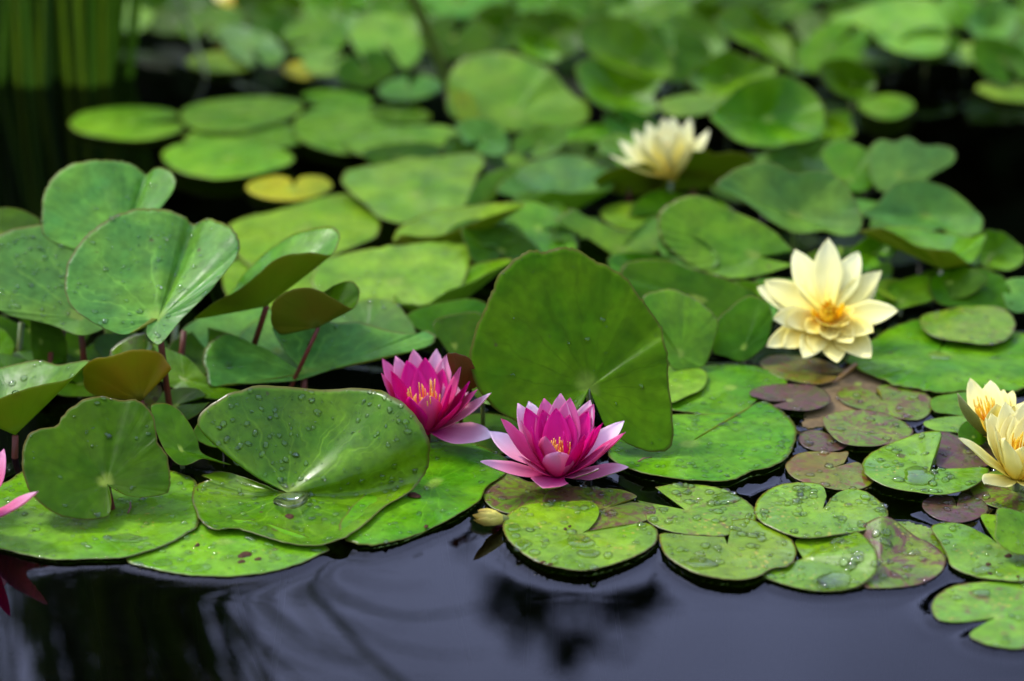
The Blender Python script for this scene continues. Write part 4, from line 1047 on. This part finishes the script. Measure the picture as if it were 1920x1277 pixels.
# ------------------------------------------------------------------ flowers
def petal_mat(name, base, mid, tip, trans=.3, streak=.3):
    g = NT(name)
    co, rnd = g.coords()
    u, v = g.uv()
    c = g.mix(g.step(v, .05, .5), base, mid)
    c = g.mix(g.step(v, .45, 1.0), c, tip)
    st = g.noise(g.vec(g.math('MULTIPLY', u, 24.0), g.math('MULTIPLY', v, 1.6), g.math('MULTIPLY', rnd, 40.0)), 1.0, 4, .6)
    c = g.mix(g.step(st, .5, .72, 0.0, streak), c, tuple(min(1, x * .45 + .45 * y) for x, y in zip(mid, tip)))
    hs = g.n('ShaderNodeHueSaturation')
    g.put(hs.inputs['Color'], c)
    g.put(hs.inputs['Value'], g.math('ADD', .92, g.math('MULTIPLY', rnd, .14)))
    return g.bsdf(hs.outputs['Color'], .5, .2, st, .2, .0006, trans, mid)
def lerp(a, b, t):
    return tuple(x + (y - x) * t for x, y in zip(a, b))
PM = {}
def petal_material(kind, pale):
    q = max(0, min(4, int(round(pale * 4))))
    key = (kind, q)
    if key in PM:
        return PM[key]
    t = q / 4
    if kind == 'pink':
        m = petal_mat('petal_pink', lerp((.58, .0, .12), (.64, .01, .19), t ** 1.3), lerp((.66, .0, .17), (.85, .34, .46), t ** 1.4), lerp((.70, .004, .22), (.93, .78, .76), t ** 1.2), .4, .3)
    elif kind == 'yellow':
        m = petal_mat('petal_cream', lerp((.93, .54, .008), (.92, .76, .10), t), lerp((.93, .76, .08), (.93, .88, .32), t), lerp((.92, .85, .22), (.94, .91, .46), t), .36, .12)
    elif kind == 'gold':
        m = petal_mat('petal_gold', (.90, .40, .002), (.94, .62, .004), (.94, .74, .03), .35, .1)
    elif kind == 'spent':
        m = petal_mat('petal_spent', (.55, .50, .06), (.68, .60, .10), (.40, .26, .04), .25, .3)
    PM[key] = m
    return m
SEPAL_OUT = petal_mat('petal_outer_green', (.10, .12, .02), (.24, .27, .05), (.36, .36, .12), .15, .3)
STAM = {'pink': petal_mat('stamen_orange', (.75, .06, .02), (.85, .22, .04), (.90, .50, .08), .1, 0),
        'yellow': petal_mat('stamen_gold', (.75, .25, .01), (.85, .46, .02), (.88, .58, .03), .1, 0),
        'deep': petal_mat('stamen_deep_orange', (.88, .34, .001), (.95, .55, .003), (.96, .70, .02), .1, 0)}

def petal(root, B, T, axis, w, mat, bow=.16, cup=.32, outer=None, base_r=.006, tipcurl=0.0, pt=1.0):
    B, T, axis = np.asarray(B, float), np.asarray(T, float), unit(axis)
    d = unit(T - B)
    out = d - axis * np.dot(d, axis)
    out = unit(out) if np.linalg.norm(out) > .05 else unit(np.cross(axis, [1, .2, 0]))
    b0 = B + out * base_r
    L = np.linalg.norm(T - b0)
    d = unit(T - b0)
    inn = axis - d * np.dot(axis, d)
    inn = unit(inn) if np.linalg.norm(inn) > .1 else -out
    if np.dot(inn, -out) < 0 and abs(np.dot(d, axis)) > .97:
        inn = -out
    side = unit(np.cross(d, inn))
    NL, NW = 12, 6
    path = bez(b0, (b0 + T) / 2 - inn * bow * L, T, NL + 1)
    vs, uv = [], []
    for i, p in enumerate(path):
        t = i / NL
        tg = unit(path[min(i + 1, NL)] - path[max(i - 1, 0)])
        nn = unit(np.cross(side, tg))
        if np.dot(nn, inn) < 0:
            nn = -nn
        prof = (.34 + .66 * min(1, t / .5) ** .8) * max(0.0, 1 - max(0, (t - .42) / .58) ** (2.1 * pt)) ** .85
        ww = max(w * .6 * prof, .0002)
        for k in range(NW + 1):
            s = -1 + 2 * k / NW
            wvy = nn * (.0011 * mnoise.noise(Vector((s * 1.1 + T[0] * 300, t * 3.2, T[2] * 300))) * min(1, t * 2)) + side * (.0006 * mnoise.noise(Vector((t * 5, T[0] * 400, s))))
            vs.append(wvy + p + side * s * ww * (1 - .10 * cup * s * s) + nn * (cup * ww * (s * s) + .10 * ww * (1 - min(1, abs(s) * 3)) * 0) + nn * tipcurl * L * max(0, t - .7) ** 2)
            uv.append((k / NW, t))
    W = NW + 1
    nv = len(vs)
    vs = np.array(vs)
    fs = []
    for i in range(NL):
        for k in range(NW):
            fs.append((i * W + k, i * W + k + 1, (i + 1) * W + k + 1, (i + 1) * W + k))
    nsum = np.cross(vs[fs[30][1]] - vs[fs[30][0]], vs[fs[30][3]] - vs[fs[30][0]])
    if np.dot(nsum, inn) < 0:
        fs = [tuple(reversed(f)) for f in fs]
    vn = np.zeros_like(vs)
    for f in fs:
        w_ = np.cross(vs[f[1]] - vs[f[0]], vs[f[3]] - vs[f[0]])
        for k in f:
            vn[k] += w_
    vn /= np.maximum(np.linalg.norm(vn, axis=1), 1e-15)[:, None]
    tt = np.repeat(np.linspace(1, .25, NL + 1), W)[:, None]
    low = vs - vn * .0005 * tt
    allf = fs + [tuple(k + nv for k in reversed(f)) for f in fs]
    mi = [0] * len(fs) + [1] * len(fs)
    es = set()
    for f in fs:
        for a, b in zip(f, f[1:] + f[:1]):
            es.add((a, b))
    for a, b in es:
        if (b, a) not in es:
            allf.append((b, a, a + nv, b + nv)); mi.append(0)
    mesh_obj('petal', np.concatenate([vs, low]), allf, [mat, outer or mat], B, root, mi, uv + uv)

def stamens(root, B, axis, n, r0, r1, l0, l1, mat, seed, z0=.012, thick=.0006):
    rn = random.Random(seed)
    axis = unit(axis)
    a = unit(np.cross(axis, [0, 1, .1])); b = np.cross(axis, a)
    vs, fs, uv = [], [], []
    for k in range(n):
        an = 2 * math.pi * k / n + rn.uniform(-.2, .2)
        dirn = a * math.cos(an) + b * math.sin(an)
        r = rn.uniform(r0, r1); l = rn.uniform(l0, l1)
        p0 = B + axis * z0 + dirn * r * .5
        p2 = B + axis * l + dirn * (r * 1.0 + rn.uniform(-.002, .003))
        p1 = (p0 + p2) / 2 + dirn * .003
        sv, sf = tube(bez(p0, p1, p2, 6), [thick * 1.1, thick * 1.15, thick * 1.1, thick, thick * .95, thick * .7], 6)
        o = len(vs)
        vs += sv; fs += [tuple(i + o for i in f) for f in sf]
        uv += [(0, j / 5) for j in range(6) for _ in range(6)]
    ob = mesh_obj('stamens', vs, fs, mat, B, root, None, uv)
    ob['kind'] = 'stuff'

def flower_stalk(root, B, mat, lean=(0.0, 0.02)):
    foot = np.array([B[0] + lean[0], B[1] + lean[1], -.17])
    sv, sf = tube(bez(B, (B + foot) / 2 + np.array([0, .01, 0]), foot, 7), [.003] * 7, 8)
    mesh_obj('stalk', sv, sf, mat, foot, root)

def receptacle(root, B, axis, mat, r=.008, h=.012):
    axis = unit(axis)
    sv, sf = tube([B - axis * .004, B - axis * .002, B + axis * h * .5, B + axis * h], [r * .5, r * .9, r, r * .7], 12)
    mesh_obj('receptacle', sv, sf, mat, B, root, None, [(0, .3)] * len(sv))

def traced_flower(label, base, z, axis, kind, petals, group=None, st=None, base_r=.006, bow=.14, cup=.34):
    B = at_z(base[0], base[1], z)
    root = empty('water_lily_flower', tuple(B), label, 'flower', group)
    receptacle(root, B, axis, petal_material(kind, 0.0), base_r * 1.25)
    for q in petals:
        tx, ty, nf, L, w, pale = q[:6]
        T = at_sphere(tx, ty, B, L * .01, nf == 'n')
        if T[2] < .004:
            T[2] = .004
        k = 'gold' if pale < 0 else kind
        if kind == 'pink' and pale < .5:
            pale *= .55
        kw = q[6] if len(q) > 6 else {}
        outer = SEPAL_OUT if kw.get('sepal') else None
        petal(root, B, T, axis, w * .01, petal_material(k, max(0, pale)), kw.get('bow', bow), kw.get('cup', cup), outer, base_r * kw.get('br', 1.0), kw.get('curl', 0.0), kw.get('pt', 1.0))
    if st:
        stamens(root, B, axis, *st)
    flower_stalk(root, B, STEM['red' if kind == 'pink' else 'green'])
    return root, B

# magenta flower in the middle
traced_flower('open magenta water lily with yellow stamens resting on a purple mottled pad', (1046, 886), .012, (0.02, -.20, .97), 'pink', [
    (1051, 738, 'f', 6.3, 1.9, .6), (971, 756, 'f', 6.4, 1.9, .65), (991, 752, 'f', 6.5, 1.9, 1.0), (1107, 750, 'f', 6.6, 1.9, .75),
    (1170, 789, 'f', 6.9, 1.9, .95), (918, 808, 'f', 6.8, 2.1, .95), (1113, 758, 'f', 6.3, 1.6, .45), (1172, 810, 'n', 6.8, 1.7, .45),
    (1020, 747, 'f', 6.0, 2.0, .4), (1069, 746, 'f', 6.0, 2.0, .4), (939, 785, 'n', 6.2, 1.9, .4), (977, 789, 'n', 5.4, 1.4, .25),
    (986, 764, 'f', 5.6, 1.8, .2), (1018, 768, 'f', 5.1, 1.8, .05), (1043, 765, 'f', 5.0, 1.9, 0.0), (1068, 777, 'f', 4.7, 1.6, 0.0),
    (1103, 771, 'f', 5.6, 1.8, .1), (1130, 793, 'n', 5.6, 1.4, .1), (1146, 830, 'n', 5.9, 1.7, .25), (1096, 815, 'n', 4.9, 1.9, .15),
    (1023, 818, 'n', 4.4, 2.0, .25), (1057, 809, 'n', 3.8, 1.8, 0.0), (1047, 849, 'n', 3.6, 2.0, .6, {'pt': 1.8, 'curl': .25}),
    (901, 865, 'n', 6.6, 1.7, .8, {'sepal': 1}), (973, 855, 'n', 4.6, 1.5, .5), (1179, 876, 'n', 6.2, 1.9, .85, {'sepal': 1}),
    (1122, 879, 'n', 4.8, 1.2, .75, {'sepal': 1}), (1018, 915, 'n', 4.6, 2.4, .6, {'sepal': 1, 'pt': 1.3}),
    (996, 800, 'n', 5.0, 1.6, .1), (1116, 800, 'n', 5.3, 1.5, .1)],
    'open magenta lilies', (30, .003, .0075, .024, .029, STAM['pink'], 3))
# magenta flower behind the big wet leaf
traced_flower('open magenta water lily with long orange stamens half behind a big wet leaf', (800, 802), .016, (-.06, -.22, .97), 'pink', [
    (775, 655, 'f', 6.7, 1.9, .5), (741, 668, 'f', 6.5, 1.7, .55), (717, 672, 'f', 6.9, 1.5, .35), (763, 676, 'f', 5.8, 2.0, .05),
    (797, 671, 'f', 5.8, 2.0, .05), (819, 654, 'f', 6.8, 1.8, .8), (838, 665, 'f', 6.4, 1.7, .5), (831, 691, 'f', 5.2, 1.6, .05),
    (864, 688, 'n', 6.0, 1.8, .3), (887, 696, 'f', 6.8, 1.7, .75), (895, 730, 'n', 5.9, 1.7, .45), (922, 737, 'n', 6.8, 1.8, 1.0),
    (921, 821, 'n', 6.0, 2.5, .9, {'sepal': 1, 'pt': 1.4}), (732, 695, 'n', 5.6, 1.7, .1), (715, 700, 'n', 6.1, 1.5, .3), (801, 741, 'n', 4.1, 2.1, .3),
    (768, 744, 'n', 4.2, 1.9, .1), (846, 722, 'n', 4.9, 1.8, .1), (741, 738, 'n', 4.9, 1.9, .1), (866, 752, 'n', 5.2, 1.8, .1), (880, 715, 'n', 5.6, 1.4, .2)],
    'open magenta lilies', (30, .006, .014, .028, .039, STAM['pink'], 4))
# pink flower entering at the left
traced_flower('pale pink water lily resting on the wide wet pad beside the reddish stalk', (-55, 975), .014, (0, -.1, .98), 'pink', [
    (71, 921, 'n', 6.4, 1.8, .85), (7, 842, 'f', 6.6, 1.7, .6), (-20, 815, 'f', 6.4, 1.8, .4), (-60, 820, 'f', 6.3, 1.9, .4), (-110, 835, 'f', 6.3, 1.9, .4),
    (-150, 870, 'f', 6.4, 1.9, .5), (-180, 930, 'n', 6.4, 1.9, .7), (-5, 880, 'n', 5.2, 1.8, .1), (-60, 870, 'n', 4.8, 1.8, .1), (-100, 880, 'n', 5, 1.8, .1),
    (-35, 850, 'f', 5.2, 1.8, .05), (-85, 850, 'f', 5.2, 1.8, .05)],
    None, (26, .005, .0095, .029, .035, STAM['pink'], 5))
# cream flower in front of the upright leaves
traced_flower('large open cream yellow water lily with orange heart above small reddish pads', (1551, 592), .038, (0.0, -.76, .65), 'yellow', [
    (1553, 447, 'f', 7.4, 2.3, .9), (1490, 468, 'f', 7.3, 2.3, .9), (1610, 472, 'f', 7.2, 2.2, .9), (1653, 508, 'f', 7.0, 1.8, .6, {'sepal': 1}),
    (1647, 524, 'f', 6.4, 2.1, .7), (1684, 583, 'n', 6.6, 2.1, 1.0), (1420, 538, 'f', 7.0, 2.1, .9), (1434, 527, 'f', 6.6, 2.2, .5, {'sepal': 1}),
    (1638, 623, 'n', 5.6, 2.1, .6), (1633, 671, 'n', 6.4, 2.4, .7), (1570, 680, 'n', 5.6, 2.1, .6), (1506, 671, 'n', 6.2, 2.0, .8),
    (1468, 651, 'n', 5.8, 2.1, .6), (1437, 650, 'n', 6.8, 1.8, .8), (1450, 598, 'n', 6.0, 2.0, .7), (1474, 606, 'n', 4.8, 2.0, .5),
    (1523, 661, 'n', 5.0, 1.8, .5), (1456, 560, 'f', 5.6, 2.1, .5), (1631, 574, 'f', 5.2, 2.1, .5), (1597, 643, 'n', 4.8, 1.9, .5),
    (1557, 636, 'n', 4.0, 1.8, .4), (1492, 528, 'f', 5.2, 1.9, .4), (1552, 477, 'f', 6.2, 2.1, .6), (1588, 500, 'f', 5.6, 1.9, .5),
    (1517, 500, 'f', 5.6, 1.9, .5), (1603, 538, 'f', 4.8, 1.8, .35), (1552, 506, 'f', 5.2, 1.9, .3), (1513, 622, 'n', 4.0, 1.6, .3), (1590, 606, 'n', 3.6, 1.5, .3),
    (1541, 606, 'n', 3.0, 1.5, .25), (1567, 612, 'n', 3.1, 1.4, .25), (1602, 583, 'n', 3.8, 1.3, .35),
    (1528, 536, 'f', 4.2, 1.6, -1), (1566, 530, 'f', 4.4, 1.7, -1), (1586, 556, 'f', 3.9, 1.5, -1), (1510, 562, 'f', 3.8, 1.4, -1),
    (1584, 574, 'n', 3.4, 1.2, -1), (1521, 588, 'n', 3.2, 1.2, -1), (1548, 535, 'f', 4.0, 1.2, -1)],
    'cream yellow lilies', (40, .002, .007, .016, .024, STAM['deep'], 6), .006, .10, .3)
# cream flowers at the right
traced_flower('cream lily turned away behind another cream lily beside the wrinkled dark pad', (1856, 812), .014, (-.25, .1, .95), 'yellow', [
    (1795, 738, 'n', 5.4, 1.1, .5, {'sepal': 1}), (1819, 709, 'f', 5.2, 1.5, .8), (1857, 713, 'f', 4.9, 1.9, .8), (1881, 730, 'f', 4.8, 1.7, .6), (1899, 732, 'f', 4.8, 1.7, .6),
    (1922, 752, 'f', 5.0, 1.8, .6), (1868, 757, 'n', 4.2, 1.6, .5), (1840, 740, 'f', 4.6, 1.5, .5), (1900, 760, 'n', 4.6, 1.8, .5), (1930, 790, 'n', 5, 1.8, .6)],
    'cream yellow lilies', (20, .004, .008, .022, .03, STAM['yellow'], 7))
traced_flower('cream lily with yellow stamens and one long drooping petal over a purple pad', (1908, 892), .016, (.02, -.22, .97), 'yellow', [
    (1797, 821, 'n', 6.4, 1.7, 1.0, {'bow': .05}), (1846, 907, 'n', 4.4, 1.8, 1.0, {'sepal': 1, 'pt': 1.6}), (1848, 783, 'n', 5.4, 1.9, .8), (1858, 775, 'f', 5.6, 1.9, .7), (1885, 752, 'f', 6.0, 1.9, .7),
    (1925, 750, 'f', 6.1, 2.0, .7), (1960, 765, 'f', 6.1, 2.0, .7), (1995, 800, 'f', 6.2, 2.0, .8), (2010, 850, 'n', 6.2, 2.0, .8), (1975, 910, 'n', 5.4, 2.0, .9),
    (1885, 822, 'n', 4.7, 2.4, .7), (1925, 836, 'n', 4.2, 2.2, .7), (1960, 825, 'n', 4.8, 2.2, .6), (1895, 775, 'f', 5.0, 1.9, .4), (1930, 775, 'f', 5.0, 1.9, .4), (1965, 800, 'f', 5, 1.9, .4), (1866, 800, 'n', 4.9, 1.7, .5)],
    'cream yellow lilies', (32, .004, .009, .028, .036, STAM['yellow'], 8))
# far cream flower
traced_flower('cream yellow water lily tilted behind an olive leaf in the far cluster', (1258, 330), .045, (-.12, -.1, .98), 'yellow', [
    (1143, 290, 'n', 6.8, 1.7, .9), (1160, 264, 'f', 6.8, 2.0, .9), (1188, 245, 'f', 6.6, 1.9, .9), (1213, 230, 'f', 6.5, 1.8, .9), (1243, 221, 'f', 6.4, 2.0, 1.0),
    (1261, 219, 'f', 6.4, 2.0, 1.0), (1294, 221, 'f', 6.6, 1.7, .9), (1329, 243, 'f', 6.8, 1.5, .9), (1230, 250, 'n', 5.6, 2.2, .8), (1270, 245, 'n', 5.6, 2.2, .8),
    (1200, 270, 'n', 5.6, 2.2, .8), (1300, 260, 'n', 5.6, 2.0, .8), (1250, 235, 'f', 5.6, 2, .5)],
    'cream yellow lilies', (20, .004, .009, .028, .036, STAM['yellow'], 9))
# white flower at the back
traced_flower('pale white water lily far back beside the reeds', (440, 12), .02, (0, -.1, 1), 'yellow', [
    (405, -15, 'f', 6, 2, 1.0), (425, -35, 'f', 6, 2, 1.0), (450, -38, 'f', 6, 2, 1.0), (475, -20, 'f', 6, 2, 1.0), (485, 5, 'n', 5.5, 2, 1.0), (398, 8, 'n', 5.5, 2, 1.0),
    (420, -5, 'n', 4.6, 2, 1.0), (455, -5, 'n', 4.6, 2, 1.0), (440, 20, 'n', 4.6, 2.2, 1.0)], None, (14, .004, .008, .02, .028, STAM['yellow'], 10))
# spent bud
sb = at_z(945, 975, .006)
root = empty('spent_flower_bud', tuple(sb), 'small withered yellow bud lying on water between the two bottom pads', 'bud')
for (tx, ty, L, w) in ((887, 966, 3.0, .8), (889, 975, 2.9, .7), (899, 981, 2.4, .8), (896, 958, 2.6, .8), (904, 968, 2.2, 1.0)):
    petal(root, sb, at_sphere(tx, ty, sb, L * .01, True), (-.9, -.3, .4), w * .01, petal_material('spent', 0), .12, .5, None, .002)
receptacle(root, sb, (-.9, -.3, .4), SEPAL_OUT, .004, .006)

# ------------------------------------------------------------------ water: one sheet that climbs a little at every floating pad
def axis_coords(lo, f0, f1, hi, fine, coarse):
    a = np.arange(lo, f0 - coarse * .5, coarse)
    b = np.arange(f0, f1, fine)
    c = np.arange(f1 + coarse * .5, hi + coarse, coarse)
    return np.concatenate([a, b, c])
gx = axis_coords(-4.4, -.47, .47, 4.4, .0026, .12)
gy = axis_coords(0.9, 1.33, 2.12, 5.8, .0026, .12)
GX, GY = np.meshgrid(gx, gy)
DST = np.full(GX.shape, 1.0)
DEEP = np.zeros(GX.shape, bool)
for poly in PADS:
    lo, hi = poly.min(0) - .03, poly.max(0) + .03
    ix = np.where((gx > lo[0]) & (gx < hi[0]))[0]
    iy = np.where((gy > lo[1]) & (gy < hi[1]))[0]
    if len(ix) < 3 or len(iy) < 3 or poly[:, 1].mean() > 2.15:
        continue
    sx, sy = slice(ix[0], ix[-1] + 1), slice(iy[0], iy[-1] + 1)
    X, Yg = GX[sy, sx], GY[sy, sx]
    best = np.full(X.shape, 1.0)
    ins = np.zeros(X.shape, bool)
    A = poly; Bp = np.roll(poly, -1, axis=0)
    for (ax, ay), (bx, by) in zip(A, Bp):
        dx, dy = bx - ax, by - ay
        t = np.clip(((X - ax) * dx + (Yg - ay) * dy) / (dx * dx + dy * dy + 1e-12), 0, 1)
        best = np.minimum(best, np.hypot(X - ax - t * dx, Yg - ay - t * dy))
        cr = ((ay > Yg) != (by > Yg)) & (X < dx * (Yg - ay) / (dy if abs(dy) > 1e-9 else 1e-9) + ax)
        ins ^= cr
    DEEP[sy, sx] |= ins & (best > .003)
    best[ins] = 0
    DST[sy, sx] = np.minimum(DST[sy, sx], best)
GZ = .0022 * np.exp(-DST / .0065)
GZ[DEEP] = -.002          # pressed down under the pads
ny, nx = GX.shape
wv = np.stack([GX, GY, GZ], -1).reshape(-1, 3)
ii = np.arange(ny * nx).reshape(ny, nx)
wf = np.stack([ii[:-1, :-1], ii[:-1, 1:], ii[1:, 1:], ii[1:, :-1]], -1).reshape(-1, 4)
def water_mat():
    g = NT('pond_water')
    co, rnd = g.coords()
    b = g.n('ShaderNodeBump')
    b.inputs['Strength'].default_value = .04
    b.inputs['Distance'].default_value = .0016
    g.put(b.inputs['Height'], g.math('ADD', g.noise(co, 9, 2), g.math('MULTIPLY', g.noise(co, 40, 2), .1)))
    gl = g.n('ShaderNodeBsdfGlossy')
    gl.inputs['Roughness'].default_value = 0.015
    g.t.links.new(b.outputs[0], gl.inputs['Normal'])
    tr = g.n('ShaderNodeBsdfTransparent')
    tr.inputs['Color'].default_value = (.07, .064, .04, 1)
    fr_ = g.n('ShaderNodeFresnel')
    fr_.inputs['IOR'].default_value = 1.33
    g.t.links.new(b.outputs[0], fr_.inputs['Normal'])
    ms = g.n('ShaderNodeMixShader')
    g.t.links.new(fr_.outputs[0], ms.inputs[0])
    g.t.links.new(tr.outputs[0], ms.inputs[1])
    g.t.links.new(gl.outputs[0], ms.inputs[2])
    g.t.links.new(ms.outputs[0], g.out.inputs['Surface'])
    return g.m
me = bpy.data.meshes.new('water')
me.vertices.add(len(wv)); me.vertices.foreach_set('co', wv.ravel())
me.loops.add(len(wf) * 4); me.loops.foreach_set('vertex_index', wf.ravel().astype(np.int32))
me.polygons.add(len(wf)); me.polygons.foreach_set('loop_start', (np.arange(len(wf)) * 4).astype(np.int32))
me.polygons.foreach_set('use_smooth', np.ones(len(wf), bool))
me.update(); me.validate()
me.materials.append(water_mat())
o = bpy.data.objects.new('water', me); COL.objects.link(o); o['kind'] = 'structure'

# ------------------------------------------------------------------ larger puddles of rain on the pads
PUD = [(548, 936, 34, 15, 2, 'oval rain puddle in the heart of the big folded wet leaf'), (1722, 893, 32, 17, 3, 'round rain puddle in the heart of the pointed pad'),
       (1566, 1087, 31, 16, 1, 'broad rain puddle on the upcurled pad at the open water'), (978, 1022, 17, 11, 2, 'fat rain puddle near the rim of the yellow-spotted pad'),
       (964, 990, 13, 7, 2, 'oval raindrop pool beside the fat puddle on the yellow-spotted pad'), (1088, 1015, 26, 13, 2, 'rain puddle in the heart of the yellow-spotted pad'), (1104, 1038, 20, 8, 2, 'flat rain puddle on the front of the yellow-spotted pad'),
       (1087, 949, 26, 8, 2, 'long rain puddle on the back of the yellow-spotted pad'), (1361, 935, 24, 12, 1, 'crescent rain puddle on the pale notched pad'), (1315, 1056, 26, 12, 2, 'rain puddle on the yellow-flecked pad'),
       (1427, 1010, 11, 6, 2, 'bead-like rain pool on the yellow-flecked pad'), (1622, 932, 9, 5, 3, 'bead-like rain pool on the wide bright pad'), (372, 1066, 22, 8, 0, 'rain puddle on the brown-spotted pad'), (305, 1056, 17, 7, 0, 'smaller rain puddle beside the puddle on the brown-spotted pad'),
       (1845, 1069, 22, 8, 1, 'rain puddle on the bright pad with brown pits'), (1760, 668, 19, 9, 1, 'rain puddle in the heart of the wrinkled dark pad'), (1840, 1113, 20, 7, 0, 'rain puddle on the pad at the corner of the open water'), (235, 1010, 30, 9, 1, 'rain puddle on the wide yellow-green pad')]
for (px, py, rx, ry, k, lab) in PUD:
    z0 = zl(k) + .0002
    c = at_z(px, py, z0)
    ex, ey = at_z(px + rx, py, z0)[0] - c[0], c[1] - at_z(px, py + ry, z0)[1]
    rn = random.Random(px)
    ph = [rn.random() * 6 for _ in range(3)]
    vs, fs = [], []
    S = 28
    hgt = .0008 + .00001 * rx
    for rr_, hh in ((1.0, -.0008), (.97, .45 * hgt), (.9, .75 * hgt), (.72, .95 * hgt), (.4, hgt)):
        for s in range(S):
            a = 2 * math.pi * s / S
            w = 1 + .12 * math.sin(2 * a + ph[0]) + .08 * math.sin(3 * a + ph[1]) + .05 * math.sin(5 * a + ph[2])
            vs.append((c[0] + ex * rr_ * w * math.cos(a), c[1] + ey * rr_ * w * math.sin(a), z0 + hh))
    vs.append((c[0], c[1], z0 + hgt))
    for j in range(4):
        for s in range(S):
            s2 = (s + 1) % S
            fs.append((j * S + s, j * S + s2, (j + 1) * S + s2, (j + 1) * S + s))
    for s in range(S):
        fs.append((4 * S + s, 4 * S + (s + 1) % S, 5 * S))
    fs.append(tuple(reversed(range(S))))
    o = mesh_obj('rain_puddle', vs, fs, DROP, c)
    set_props(o, lab, 'puddle', 'rain puddles on the pads')
